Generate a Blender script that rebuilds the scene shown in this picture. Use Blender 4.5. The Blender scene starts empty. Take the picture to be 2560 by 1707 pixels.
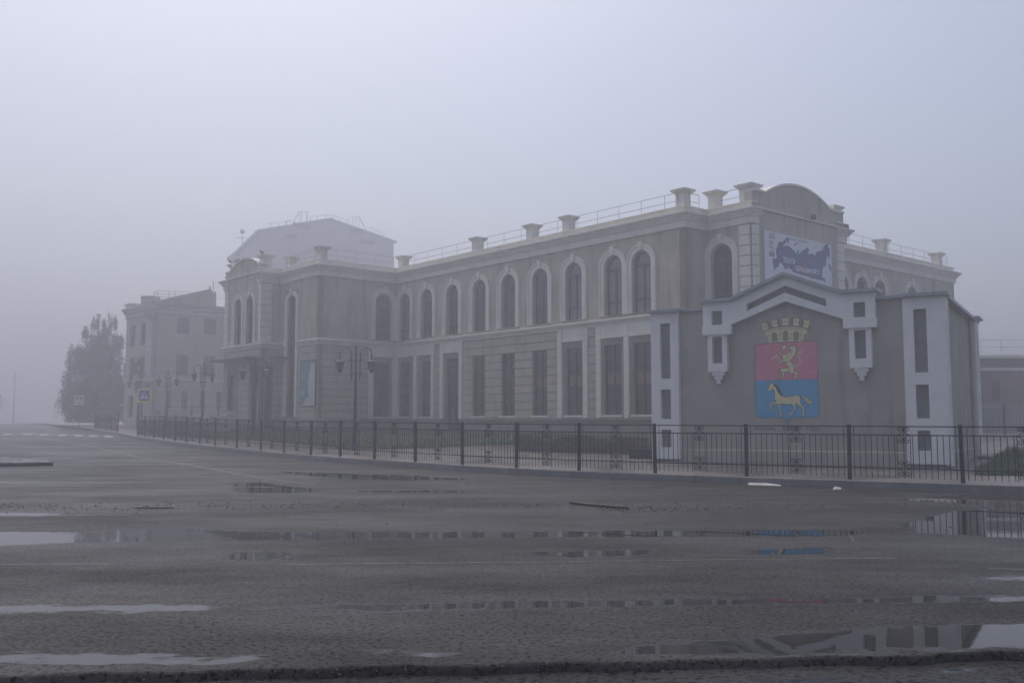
import bpy, math, random
import numpy as np
from mathutils import Vector, Matrix
from mathutils.geometry import tessellate_polygon
R = math.radians
random.seed(7); rng = np.random.default_rng(7)
SC = bpy.context.scene; COL = SC.collection

# ---------------------------------------------------------------- camera
F_PX = 2390.0; CAMZ = 1.4; PITCH = math.atan(204 / F_PX)
cam = bpy.data.cameras.new('camera'); cam.sensor_width = 36; cam.lens = F_PX / 2560 * 36
cam.clip_start = .1; cam.clip_end = 3000
co = bpy.data.objects.new('camera', cam); COL.objects.link(co)
co.location = (0, 0, CAMZ); co.rotation_euler = (R(90) + PITCH, 0, 0); SC.camera = co
# ---------------------------------------------------------------- sky, sun, exposure
SUN_EL, SUN_AZ = R(63), R(-22)
w = bpy.data.worlds.new('World'); SC.world = w; w.use_nodes = True
nt = w.node_tree; bg = nt.nodes['Background']
sky = nt.nodes.new('ShaderNodeTexSky'); sky.sky_type = 'NISHITA'; sky.sun_disc = False
sky.sun_elevation = SUN_EL; sky.sun_rotation = SUN_AZ; sky.dust_density = 5; sky.air_density = 1.0; sky.ozone_density = 1.0
hs = nt.nodes.new('ShaderNodeHueSaturation'); hs.inputs['Saturation'].default_value = 1.0
nt.links.new(sky.outputs[0], hs.inputs['Color']); nt.links.new(hs.outputs[0], bg.inputs['Color'])
bg.inputs['Strength'].default_value = .15
sl = bpy.data.lights.new('sun', 'SUN'); sl.energy = .8; sl.angle = R(80); sl.color = (1, .96, .9)
so = bpy.data.objects.new('sun', sl); COL.objects.link(so)
so.rotation_euler = (R(90) - SUN_EL, 0, R(180) - SUN_AZ)
SC.view_settings.view_transform = 'Standard'; SC.view_settings.look = 'None'
SC.view_settings.exposure = 0.08; SC.view_settings.gamma = 1
SC.render.engine = 'CYCLES'
cy = SC.cycles
cy.use_denoising = True; cy.max_bounces = 6; cy.diffuse_bounces = 3; cy.glossy_bounces = 3
cy.volume_bounces = 3; cy.transmission_bounces = 2; cy.caustics_reflective = False; cy.caustics_refractive = False

# ---------------------------------------------------------------- projection helpers: real points on the ground and on walls
cP, sP = math.cos(PITCH), math.sin(PITCH)
def ray(px, py):
    a = (px - 1280) / F_PX; b = -(py - 853.5) / F_PX
    return a, cP - b * sP, sP + b * cP
def onp(P, d, px, py):                       # photo pixel -> (s, z) on the vertical plane through P along d
    r = ray(px, py); det = -d[0] * r[1] + d[1] * r[0]
    t = (P[0] * r[1] - P[1] * r[0]) / det
    k = (-d[0] * P[1] + d[1] * P[0]) / det
    return t, CAMZ + k * r[2]
HT = [(0,0),(20,0),(27,.06),(31,.1),(36,.13),(41,.25),(48,.38),(58,.5),(63,.6),(75,.8),(90,1.05),(120,1.25),(180,1.34),(400,1.36)]
HX = [a for a, b in HT]; HZ = [b for a, b in HT]
def h(y): return float(np.interp(y, HX, HZ))
def gz(y): return h(y) + .15

# ---------------------------------------------------------------- materials
MATS = {}
def mat(name, col, rough=.7, metal=0, var=.12, scale=3., bump=0., bscale=60., spec=.5, col2=None, stain=0.):
    m = bpy.data.materials.new(name); m.use_nodes = True; t = m.node_tree; N = t.nodes; L = t.links
    p = N['Principled BSDF']; p.inputs['Roughness'].default_value = rough; p.inputs['Metallic'].default_value = metal
    p.inputs['Specular IOR Level'].default_value = spec
    tc = N.new('ShaderNodeTexCoord'); nz = N.new('ShaderNodeTexNoise'); nz.inputs['Scale'].default_value = scale
    nz.inputs['Detail'].default_value = 6; nz.inputs['Roughness'].default_value = .6
    L.new(tc.outputs['Object'], nz.inputs['Vector'])
    mx = N.new('ShaderNodeMix'); mx.data_type = 'RGBA'
    c2 = col2 or [c * (1 - var) for c in col]
    mx.inputs['A'].default_value = (*c2, 1); mx.inputs['B'].default_value = (*[min(1, c * (1 + (0 if col2 else var))) for c in col], 1)
    mr = N.new('ShaderNodeMapRange'); mr.inputs['From Min'].default_value = .32; mr.inputs['From Max'].default_value = .68
    L.new(nz.outputs['Fac'], mr.inputs['Value']); L.new(mr.outputs[0], mx.inputs['Factor'])
    out = mx.outputs['Result']
    if stain:
        mp = N.new('ShaderNodeMapping'); mp.inputs['Scale'].default_value = (1.6, 1.6, .22); L.new(tc.outputs['Object'], mp.inputs['Vector'])
        n2 = N.new('ShaderNodeTexNoise'); n2.inputs['Scale'].default_value = 1.5; n2.inputs['Detail'].default_value = 8; L.new(mp.outputs[0], n2.inputs['Vector'])
        r2 = N.new('ShaderNodeMapRange'); r2.inputs['From Min'].default_value = .5; r2.inputs['From Max'].default_value = .75; r2.inputs['To Max'].default_value = stain
        L.new(n2.outputs['Fac'], r2.inputs['Value'])
        m2 = N.new('ShaderNodeMix'); m2.data_type = 'RGBA'; m2.inputs['B'].default_value = (*[c * .55 for c in col], 1)
        L.new(r2.outputs[0], m2.inputs['Factor']); L.new(out, m2.inputs['A']); out = m2.outputs['Result']
    L.new(out, p.inputs['Base Color'])
    if bump:
        nb = N.new('ShaderNodeTexNoise'); nb.inputs['Scale'].default_value = bscale; nb.inputs['Detail'].default_value = 4
        L.new(tc.outputs['Object'], nb.inputs['Vector'])
        bp = N.new('ShaderNodeBump'); bp.inputs['Strength'].default_value = bump; bp.inputs['Distance'].default_value = .02
        L.new(nb.outputs['Fac'], bp.inputs['Height']); L.new(bp.outputs[0], p.inputs['Normal'])
    MATS[name] = m; return m
def M(n): return MATS[n]
mat('plaster', (.50,.445,.335), .85, var=.14, scale=.7, bump=.25, stain=.8)
mat('plaster_rustic', (.50,.455,.355), .85, var=.11, scale=1.3, bump=.25, stain=.5)
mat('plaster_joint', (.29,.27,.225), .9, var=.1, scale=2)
mat('trim', (.82,.785,.68), .8, var=.07, scale=2, bump=.1, stain=.3)
mat('plinth', (.25,.24,.215), .85, var=.12, scale=2, bump=.2, stain=.4)
mat('annex_wall', (.42,.385,.32), .85, var=.12, scale=.8, bump=.3, stain=.75)
mat('annex_trim', (.86,.845,.79), .75, var=.05, scale=2, bump=.1, stain=.2)
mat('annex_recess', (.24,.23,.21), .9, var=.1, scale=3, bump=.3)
mat('roof_metal', (.30,.33,.34), .4, .5, var=.15, scale=2)
mat('flat_roof', (.12,.12,.12), .8, var=.2)
mat('frame', (.035,.02,.017), .5, var=.2)
def glass(name, col, rough=.06):
    m = mat(name, col, rough, var=.35, scale=.7, spec=.6)
    return m
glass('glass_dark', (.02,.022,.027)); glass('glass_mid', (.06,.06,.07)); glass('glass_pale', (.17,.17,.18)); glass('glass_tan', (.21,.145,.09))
mat('metal_dark', (.012,.012,.02), .45, .3, var=.3, scale=8)
mat('steel', (.4,.4,.4), .45, .6, var=.1)
mat('railing', (.30,.30,.31), .5, .5, var=.1)
mat('lantern_glass', (.16,.18,.20), .2, var=.2)
mat('paint_red', (.74,.25,.32), .7, var=.08, scale=6); mat('paint_blue', (.08,.37,.60), .7, var=.08, scale=6)
mat('paint_cream', (.80,.69,.40), .7, var=.1, scale=8); mat('paint_line', (.05,.045,.04), .7); mat('paint_shade', (.27,.24,.14), .7)
mat('letter', (.06,.06,.075), .6)
mat('banner_white', (.78,.80,.84), .5, var=.04); mat('banner_text', (.9,.9,.92), .5, var=.02)
mat('banner_red', (.5,.1,.1), .5); mat('banner_blue', (.1,.14,.38), .5)
mat('poster_cyan', (.11,.29,.36), .5, var=.15, scale=2); mat('poster_white', (.55,.56,.50), .5, var=.1, scale=4)
mat('historic', (.42,.385,.31), .85, var=.1, scale=.6, stain=.3); mat('historic_trim', (.5,.49,.46), .8, stain=.3)
mat('tower', (.36,.36,.37), .8, var=.12, scale=.3, stain=.4)
mat('sign_yellow', (.80,.78,.05), .5, var=.05); mat('sign_blue', (.03,.12,.45), .5); mat('sign_white', (.75,.75,.75), .5); mat('black', (.02,.02,.02), .6)
mat('kerb', (.19,.185,.18), .5, var=.2, scale=4, bump=.4, bscale=40, stain=.4)
mat('marking', (.22,.215,.19), .45, var=.25, scale=5, col2=(.035,.034,.033))
mat('zebra_paint', (.27,.27,.26), .5, var=.2, scale=6)
mat('grass_ground', (.09,.12,.04), .9, col2=(.05,.065,.028), scale=4, bump=.6, bscale=20)
mat('grass_blade', (.12,.17,.05), .6, col2=(.06,.095,.03), scale=3)
mat('weed', (.12,.14,.05), .7, col2=(.05,.07,.02), scale=3)
mat('flower', (.6,.6,.55), .6)
mat('leaf', (.06,.09,.03), .6, col2=(.028,.042,.018), scale=1.1)
mat('leaf_olive', (.09,.09,.035), .6, col2=(.04,.045,.02), scale=1.2)
mat('leaf_hedge', (.04,.065,.025), .55, col2=(.05,.03,.028), scale=1.5)
mat('bark', (.16,.15,.135), .9, col2=(.05,.045,.04), scale=6, bump=.5)
mat('wood_red', (.12,.065,.045), .7, var=.3, scale=5); mat('stick', (.09,.05,.03), .6, var=.4, scale=9)
mat('paper', (.42,.42,.40), .7); mat('stone', (.02,.019,.018), .7, var=.4, scale=12); mat('pigeon', (.06,.06,.07), .6)
mat('distant', (.04,.055,.035), .9, var=.2)
def brickmat(name, c1, c2, mort, bw, bh, rough=.7, sc=1., swap=False):
    m = mat(name, c1, rough); t = m.node_tree; N = t.nodes; L = t.links; p = N['Principled BSDF']
    tc = N.new('ShaderNodeTexCoord'); b = N.new('ShaderNodeTexBrick'); mp = N.new('ShaderNodeMapping')
    b.inputs['Color1'].default_value = (*c1, 1); b.inputs['Color2'].default_value = (*c2, 1); b.inputs['Mortar'].default_value = (*mort, 1)
    b.inputs['Scale'].default_value = 1; b.inputs['Brick Width'].default_value = bw; b.inputs['Row Height'].default_value = bh; b.inputs['Mortar Size'].default_value = .008
    L.new(tc.outputs['Object'], mp.inputs['Vector']); L.new(mp.outputs[0], b.inputs['Vector'])
    if swap: mp.inputs['Rotation'].default_value = (R(90), 0, 0)
    nz = N.new('ShaderNodeTexNoise'); nz.inputs['Scale'].default_value = .6; nz.inputs['Detail'].default_value = 6; L.new(tc.outputs['Object'], nz.inputs['Vector'])
    mr = N.new('ShaderNodeMapRange'); mr.inputs['From Min'].default_value = .35; mr.inputs['From Max'].default_value = .65; mr.inputs['To Min'].default_value = .65; mr.inputs['To Max'].default_value = 1.2
    L.new(nz.outputs['Fac'], mr.inputs['Value'])
    mx = N.new('ShaderNodeMix'); mx.data_type = 'RGBA'; mx.blend_type = 'MULTIPLY'; mx.inputs['Factor'].default_value = 1
    L.new(b.outputs['Color'], mx.inputs['A']); L.new(mr.outputs[0], mx.inputs['B']); L.new(mx.outputs['Result'], p.inputs['Base Color'])
    r2 = N.new('ShaderNodeMapRange'); r2.inputs['From Min'].default_value = .4; r2.inputs['From Max'].default_value = .6; r2.inputs['To Min'].default_value = rough * .5; r2.inputs['To Max'].default_value = rough
    L.new(nz.outputs['Fac'], r2.inputs['Value']); L.new(r2.outputs[0], p.inputs['Roughness'])
    bp = N.new('ShaderNodeBump'); bp.inputs['Strength'].default_value = .5; bp.inputs['Distance'].default_value = .01
    iv = N.new('ShaderNodeMath'); iv.operation = 'SUBTRACT'; iv.inputs[0].default_value = 1; L.new(b.outputs['Fac'], iv.inputs[1])
    L.new(iv.outputs[0], bp.inputs['Height']); L.new(bp.outputs[0], p.inputs['Normal'])
    return m
brickmat('paving', (.115,.10,.093), (.095,.088,.084), (.07,.065,.06), .4, .2, .55)
brickmat('brick_wall', (.22,.115,.085), (.17,.10,.08), (.22,.2,.18), .26, .08, .85, swap=True)

def wet_asphalt(name, base, near=False):
    m = bpy.data.materials.new(name); m.use_nodes = True; t = m.node_tree; N = t.nodes; L = t.links; p = N['Principled BSDF']
    tc = N.new('ShaderNodeTexCoord')
    def noise(sc, det=5, rough=.55, vec=None, mscale=None):
        n = N.new('ShaderNodeTexNoise'); n.inputs['Scale'].default_value = sc; n.inputs['Detail'].default_value = det; n.inputs['Roughness'].default_value = rough
        if mscale:
            mp = N.new('ShaderNodeMapping'); mp.inputs['Scale'].default_value = mscale; L.new(tc.outputs['Object'], mp.inputs['Vector']); L.new(mp.outputs[0], n.inputs['Vector'])
        else: L.new(tc.outputs['Object'], n.inputs['Vector'])
        return n
    def mrange(src, a, b, c, d):
        r = N.new('ShaderNodeMapRange'); r.inputs['From Min'].default_value = a; r.inputs['From Max'].default_value = b; r.inputs['To Min'].default_value = c; r.inputs['To Max'].default_value = d
        L.new(src, r.inputs['Value']); return r.outputs[0]
    def math_(op, a, b):
        n = N.new('ShaderNodeMath'); n.operation = op
        for i, x in enumerate((a, b)):
            if isinstance(x, (int, float)): n.inputs[i].default_value = x
            else: L.new(x, n.inputs[i])
        return n.outputs[0]
    def mix(f, a, b):
        n = N.new('ShaderNodeMix'); n.data_type = 'RGBA'; L.new(f, n.inputs['Factor'])
        for k, x in (('A', a), ('B', b)):
            if isinstance(x, tuple): n.inputs[k].default_value = (*x, 1)
            else: L.new(x, n.inputs[k])
        return n.outputs['Result']
    at = N.new('ShaderNodeAttribute'); at.attribute_name = 'wet'
    edge = noise(1., 6, .65, mscale=(2.6, 5., 1))
    sd = math_('ADD', at.outputs['Fac'], mrange(edge.outputs['Fac'], .3, .7, -.13, .13))
    wet = mrange(sd, -.03, .045, 0, 1)
    streak = noise(1., 6, .65, mscale=(.22, .5, 1))          # long worn bands along the road
    film = mrange(streak.outputs['Fac'], .38, .62, 0, 1)
    grit = noise(26, 5, .8); grit2 = noise(90, 3, .7)
    c1 = tuple(b * .72 for b in base); c2 = tuple(b * 1.5 for b in base)
    col = mix(film, c1, c2)
    col = mix(mrange(grit.outputs['Fac'], .52, .58, 0, 1), col, tuple(b * .2 for b in base))
    speck = noise(75, 1, .5); col = mix(mrange(speck.outputs['Fac'], .72, .76, 0, .8), col, (.30, .28, .25))
    col = mix(math_('MULTIPLY', wet, .7), col, tuple(b * .55 for b in base))
    mud = N.new('ShaderNodeAttribute'); mud.attribute_name = 'mud'
    col = mix(math_('MULTIPLY', mud.outputs['Fac'], .9), col, (.045, .028, .018))
    L.new(col, p.inputs['Base Color'])
    rg = mrange(film, 0, 1, .46, .34)
    rg = math_('ADD', rg, mrange(noise(.8, 8, .7, mscale=(.5, .8, 1)).outputs['Fac'], .35, .65, -.05, .08))
    rgh = N.new('ShaderNodeMix'); L.new(wet, rgh.inputs['Factor']); L.new(rg, rgh.inputs['A']); rgh.inputs['B'].default_value = .015
    L.new(rgh.outputs['Result'], p.inputs['Roughness'])
    sp_ = N.new('ShaderNodeMix'); L.new(wet, sp_.inputs['Factor']); L.new(math_('MULTIPLY', mrange(grit.outputs['Fac'], .5, .57, 1, .12), mrange(film, 0, 1, .10, .19)), sp_.inputs['A']); sp_.inputs['B'].default_value = .26; L.new(sp_.outputs['Result'], p.inputs['Specular IOR Level'])
    hgt = math_('ADD', math_('MULTIPLY', grit.outputs['Fac'], .7), math_('MULTIPLY', grit2.outputs['Fac'], .3))
    bp = N.new('ShaderNodeBump'); bp.inputs['Distance'].default_value = .02
    st = mrange(wet, 0, 1, .65, .0); L.new(st, bp.inputs['Strength']); L.new(hgt, bp.inputs['Height'])
    rip = noise(1, 2, .5, mscale=(2.0, 9., 1)); b2 = N.new('ShaderNodeBump'); b2.inputs['Distance'].default_value = .01; b2.inputs['Strength'].default_value = .012
    L.new(rip.outputs['Fac'], b2.inputs['Height']); L.new(bp.outputs[0], b2.inputs['Normal'])
    L.new(b2.outputs[0], p.inputs['Normal'])
    MATS[name] = m
wet_asphalt('asphalt', (.029,.028,.0272)); wet_asphalt('asphalt_near', (.018,.018,.019))
# banner map print: coloured blotches
m = mat('map_print', (.1,.12,.3), .5); N = m.node_tree.nodes; L = m.node_tree.links
tc = N.new('ShaderNodeTexCoord'); nz = N.new('ShaderNodeTexNoise'); nz.inputs['Scale'].default_value = .9; nz.inputs['Detail'].default_value = 5; L.new(tc.outputs['Object'], nz.inputs['Vector'])
cr = N.new('ShaderNodeValToRGB'); e = cr.color_ramp.elements; e[0].position = .3; e[0].color = (.02,.13,.22,1); e[1].position = .72; e[1].color = (.05,.09,.38,1)
for pos, c in ((.4,(.05,.10,.32,1)),(.48,(.07,.07,.2,1)),(.55,(.16,.05,.2,1)),(.62,(.08,.07,.30,1))):
    q = e.new(pos); q.color = c
L.new(nz.outputs['Fac'], cr.inputs[0]); L.new(cr.outputs[0], N['Principled BSDF'].inputs['Base Color'])

# ---------------------------------------------------------------- mesh builder
class Fr:                                     # facade frame: s along d, n outward (left of d), z up
    def __init__(s, P, d): s.P = P; s.d = d; s.n = (-d[1], d[0]); s.a = math.atan2(d[1], d[0])
    def __call__(s, a, n, z): return (s.P[0] + s.d[0] * a + s.n[0] * n, s.P[1] + s.d[1] * a + s.n[1] * n, z)
LOC = Fr((0, 0), (1, 0))
class MB:
    def __init__(s): s.v = []; s.f = []
    def poly(s, pts):
        i = len(s.v); s.v += [tuple(p) for p in pts]; s.f.append(tuple(range(i, i + len(pts))))
    def box(s, F, s0, s1, n0, n1, z0, z1):
        i = len(s.v)
        s.v += [F(a, b, c) for c in (z0, z1) for b in (n0, n1) for a in (s0, s1)]
        for q in ((0,2,3,1),(4,5,7,6),(0,1,5,4),(2,6,7,3),(0,4,6,2),(1,3,7,5)): s.f.append(tuple(i + k for k in q))
        return s
    def prism(s, F, loop, n0, n1, holes=(), back=True, front=True):
        loops = [loop] + list(holes); flat = [p for l in loops for p in l]
        tris = tessellate_polygon([[Vector((p[0], p[1], 0)) for p in l] for l in loops])
        for n, on in ((n1, front), (n0, back)):
            if not on: continue
            i = len(s.v); s.v += [F(p[0], n, p[1]) for p in flat]
            s.f += [tuple(i + k for k in t) for t in tris]
        for l in loops:
            for k in range(len(l)):
                a, b = l[k], l[(k + 1) % len(l)]
                s.poly([F(a[0], n0, a[1]), F(b[0], n0, b[1]), F(b[0], n1, b[1]), F(a[0], n1, a[1])])
        return s
    def sheet(s, F, loop, n, holes=()): return s.prism_flat(F, loop, n, holes)
    def prism_flat(s, F, loop, n, holes=()):
        loops = [loop] + list(holes); flat = [p for l in loops for p in l]
        tris = tessellate_polygon([[Vector((p[0], p[1], 0)) for p in l] for l in loops])
        i = len(s.v); s.v += [F(p[0], n, p[1]) for p in flat]; s.f += [tuple(i + k for k in t) for t in tris]; return s
    def sweep(s, path, prof, caps=True):       # profile (outward, z) swept along a 2-D path, mitred, outward = left
        n = len(path); offs = []
        seg = []
        for a, b in zip(path, path[1:]):
            L_ = math.hypot(b[0]-a[0], b[1]-a[1]); seg.append((-(b[1]-a[1])/L_, (b[0]-a[0])/L_))
        for k in range(n):
            if k == 0: o = seg[0]
            elif k == n-1: o = seg[-1]
            else:
                p, q = seg[k-1], seg[k]; dn = 1 + p[0]*q[0] + p[1]*q[1]; o = ((p[0]+q[0])/dn, (p[1]+q[1])/dn)
            offs.append(o)
        base = len(s.v); m_ = len(prof)
        for k in range(n):
            for (o, z) in prof: s.v.append((path[k][0] + offs[k][0]*o, path[k][1] + offs[k][1]*o, z))
        for k in range(n-1):
            for j in range(m_-1):
                a = base + k*m_ + j; s.f.append((a, a+1, a+m_+1, a+m_))
        if caps:
            for k in (0, n-1): s.f.append(tuple(base + k*m_ + j for j in range(m_)))
        return s
    def tube(s, pts, r, k=6, r1=None):
        pts = [Vector(p) for p in pts]; n = len(pts); base = len(s.v); up = Vector((0, 0, 1))
        for i, p in enumerate(pts):
            t = (pts[min(i+1, n-1)] - pts[max(i-1, 0)]).normalized()
            a = t.cross(up if abs(t.z) < .9 else Vector((1, 0, 0))).normalized(); b = t.cross(a)
            rr = r if r1 is None else r + (r1 - r) * i / (n - 1)
            if isinstance(r, (list, tuple)): rr = r[i]
            for j in range(k):
                an = 2*math.pi*(j+.5)/k; s.v.append(tuple(p + a*math.cos(an)*rr + b*math.sin(an)*rr))
        for i in range(n-1):
            for j in range(k):
                q = base + i*k; s.f.append((q+j, q+(j+1) % k, q+k+(j+1) % k, q+k+j))
        s.f.append(tuple(base+j for j in range(k))); s.f.append(tuple(base+(n-1)*k+j for j in range(k))); return s
    def lathe(s, c, prof, k=12, ell=1.):
        base = len(s.v)
        for r, z in prof:
            for j in range(k):
                an = 2*math.pi*j/k; s.v.append((c[0]+r*math.cos(an), c[1]+r*math.sin(an)*ell, c[2]+z))
        for i in range(len(prof)-1):
            for j in range(k):
                q = base+i*k; s.f.append((q+j, q+(j+1) % k, q+k+(j+1) % k, q+k+j))
        s.f.append(tuple(base+j for j in range(k))); s.f.append(tuple(base+(len(prof)-1)*k+j for j in range(k))); return s
    def ribbon(s, F, pts, w_, n, closed=False):  # painted line on a wall
        P = list(pts) + ([pts[0]] if closed else [])
        for a, b in zip(P, P[1:]):
            dx, dz = b[0]-a[0], b[1]-a[1]; l = math.hypot(dx, dz) or 1; ex, ez = -dz/l*w_/2, dx/l*w_/2; gx, gzz = dx/l*w_*.4, dz/l*w_*.4
            s.poly([F(a[0]-ex-gx, n, a[1]-ez-gzz), F(b[0]-ex+gx, n, b[1]-ez+gzz), F(b[0]+ex+gx, n, b[1]+ez+gzz), F(a[0]+ex-gx, n, a[1]+ez-gzz)])
        return s
    def mesh(s, name, m, off=(0, 0, 0)):
        me = bpy.data.meshes.new(name); me.from_pydata([(a-off[0], b-off[1], c-off[2]) for a, b, c in s.v], [], s.f); me.materials.append(M(m)); me.update(); return me
    def build(s, name, m, parent=None, smooth=False):
        off = parent.matrix_world_loc if False else (wl(parent) if parent else (0, 0, 0))
        o = bpy.data.objects.new(name, s.mesh(name, m, off)); COL.objects.link(o)
        if parent: o.parent = parent
        if smooth: o.data.shade_smooth()
        return o
WL = {}
def wl(o): return WL.get(o.name, (0, 0, 0))
def tag(o, label=None, cat=None, group=None, kind=None):
    for k, v_ in (('label', label), ('category', cat), ('group', group), ('kind', kind)):
        if v_: o[k] = v_
    return o
def thing(name, label, cat, loc=(0, 0, 0), group=None, rz=0):
    o = bpy.data.objects.new(name, None); COL.objects.link(o); o.location = loc; o.rotation_euler = (0, 0, rz); o.empty_display_size = .3
    WL[o.name] = tuple(loc) if rz == 0 else (0, 0, 0)
    return tag(o, label, cat, group)
def inst(name, me, parent, loc=(0, 0, 0), rz=0):
    o = bpy.data.objects.new(name, me); COL.objects.link(o); o.parent = parent
    b = wl(parent) if parent else (0, 0, 0); o.location = (loc[0]-b[0], loc[1]-b[1], loc[2]-b[2]) if b != (0, 0, 0) else loc
    o.rotation_euler = (0, 0, rz); return o
def sub(name, me, parent):
    o = bpy.data.objects.new(name, me); COL.objects.link(o); o.parent = parent; return o
def arch(w_, z0, zs, k=10, cx=0.):
    r = w_/2; return [(cx-r, z0), (cx+r, z0)] + [(cx+r*math.cos(math.pi*i/k), zs+r*math.sin(math.pi*i/k)) for i in range(k+1)]
def rect(a, b, c, d): return [(a, c), (b, c), (b, d), (a, d)]
def dirn(a, b):
    l = math.hypot(b[0]-a[0], b[1]-a[1]); return ((b[0]-a[0])/l, (b[1]-a[1])/l), l
def adv(p, d, t, n=0.): return (p[0]+d[0]*t-d[1]*n, p[1]+d[1]*t+d[0]*n)

# ================================================================ SETTING: road, kerb, pavement, lawns
post_xy = [(13.4,17.55),(11.4,18.9),(9.45,20.2),(7.5,21.4),(5.48,22.5),(3.5,23.55),(1.72,24.7),(.12,26.0),(-1.42,27.56),(-2.94,29.3),(-4.43,30.98),(-5.84,32.68),(-7.19,34.38),(-8.62,36.35),
           (-9.95,38.1),(-11.45,40.0),(-12.97,42.0),(-14.3,44.0),(-15.45,45.6),(-16.7,47.6),(-18.16,50.08),(-19.75,53.0),(-21.2,55.5),(-22.48,57.7)]
short_xy = [(-26.84,65.38),(-28.6,68.5),(-30.1,71.04),(-31.6,73.5),(-32.95,75.8)]
kp = [(70,-17),(30,7.0)] + post_xy + [(-24.4,61.3)] + short_xy + [(-45,95),(-80,160),(-150,290)]
kerb_path = []
for i, p in enumerate(kp):
    a, b = kp[max(i-1, 0)], kp[min(i+1, len(kp)-1)]; d, _ = dirn(a, b)
    o = .5 if p[0] > 5 else .3
    kerb_path.append((p[0]-d[1]*o, p[1]+d[0]*o))
# densify
def densify(path, step):
    out = []
    for a, b in zip(path, path[1:]):
        d, l = dirn(a, b); n = max(1, int(l/step))
        out += [adv(a, d, l*k/n) for k in range(n)]
    return out + [path[-1]]
kd = densify(kerb_path, 2.)
pav = MB(); rows = [0, .5, 1.5, 3, 5, 8, 12, 18, 28, 45, 80, 130, 220]
for (x, y) in kd:
    for k in rows:
        X, Y = x + k*.72, y + k*.69
        pav.v.append((X, Y, gz(Y)))
nr = len(rows)
for i in range(len(kd)-1):
    for j in range(nr-1): q = i*nr+j; pav.f.append((q, q+1, q+nr+1, q+nr))
tag(pav.build('pavement', 'paving'), kind='structure')
kb = MB(); rk = random.Random(3)
stones = densify(kerb_path[1:-3], 1.0)
for a, b in zip(stones, stones[1:]):
    d, l = dirn(a, b); F = Fr(a, d); j = rk.uniform(-.006, .006); zz = rk.uniform(-.004, .004); za, zb = h(a[1]), h(b[1])
    pr = [(-.16, -.2), (-.16, .158+zz), (-.02+j, .158+zz), (j, .138+zz), (j+.01, -.2)]
    i0 = len(kb.v)
    for s_, zg in ((.005, za), (l-.005, zb)):
        for o, z in pr: kb.v.append(F(s_, o, z+zg))
    for k in range(4): kb.f.append((i0+k, i0+k+1, i0+k+6, i0+k+5))
    kb.f.append(tuple(i0+k for k in range(5))); kb.f.append(tuple(i0+5+k for k in range(5)))
tag(kb.build('kerb', 'kerb'), kind='structure')

# road sheet with signed distance to the puddle outlines
def edge_y(x): return float(np.interp(x, [-40,-2.85,-1.68,-.94,0,.9,1.7,2.5,3.17,40], [3.2,5.47,5.58,5.66,5.73,5.81,5.89,5.95,6.06,8.6]))
def jit(x): return .02*math.sin(x*7.3)+.013*math.sin(x*19+1)+.008*math.sin(x*47+2)
xs = np.concatenate([np.array([-300,-250,-200,-160,-130,-105,-85,-70,-58,-48,-40,-34,-29,-25,-22]), np.arange(-20, 20.01, .15), np.array([22,25,29,34,40,50,65,85,110,150,200,300])])
ts = np.concatenate([np.arange(0, 8, .05), np.arange(8, 24, .13), np.arange(24, 66, .6), np.array([66,70,75,80,90,100,115,130,150,180,220,290])])
T0 = 3.0
X = np.repeat(xs[None, :], len(ts), 0); Y = np.zeros_like(X)
ey = np.array([edge_y(x)+(jit(x) if abs(x) < 21 else 0) for x in xs])
for i, t in enumerate(ts):
    k = min(1, t/10.); Y[i] = (ey*(1-k)+5.7*k) + t
Z = np.interp(Y, HX, HZ)
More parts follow.
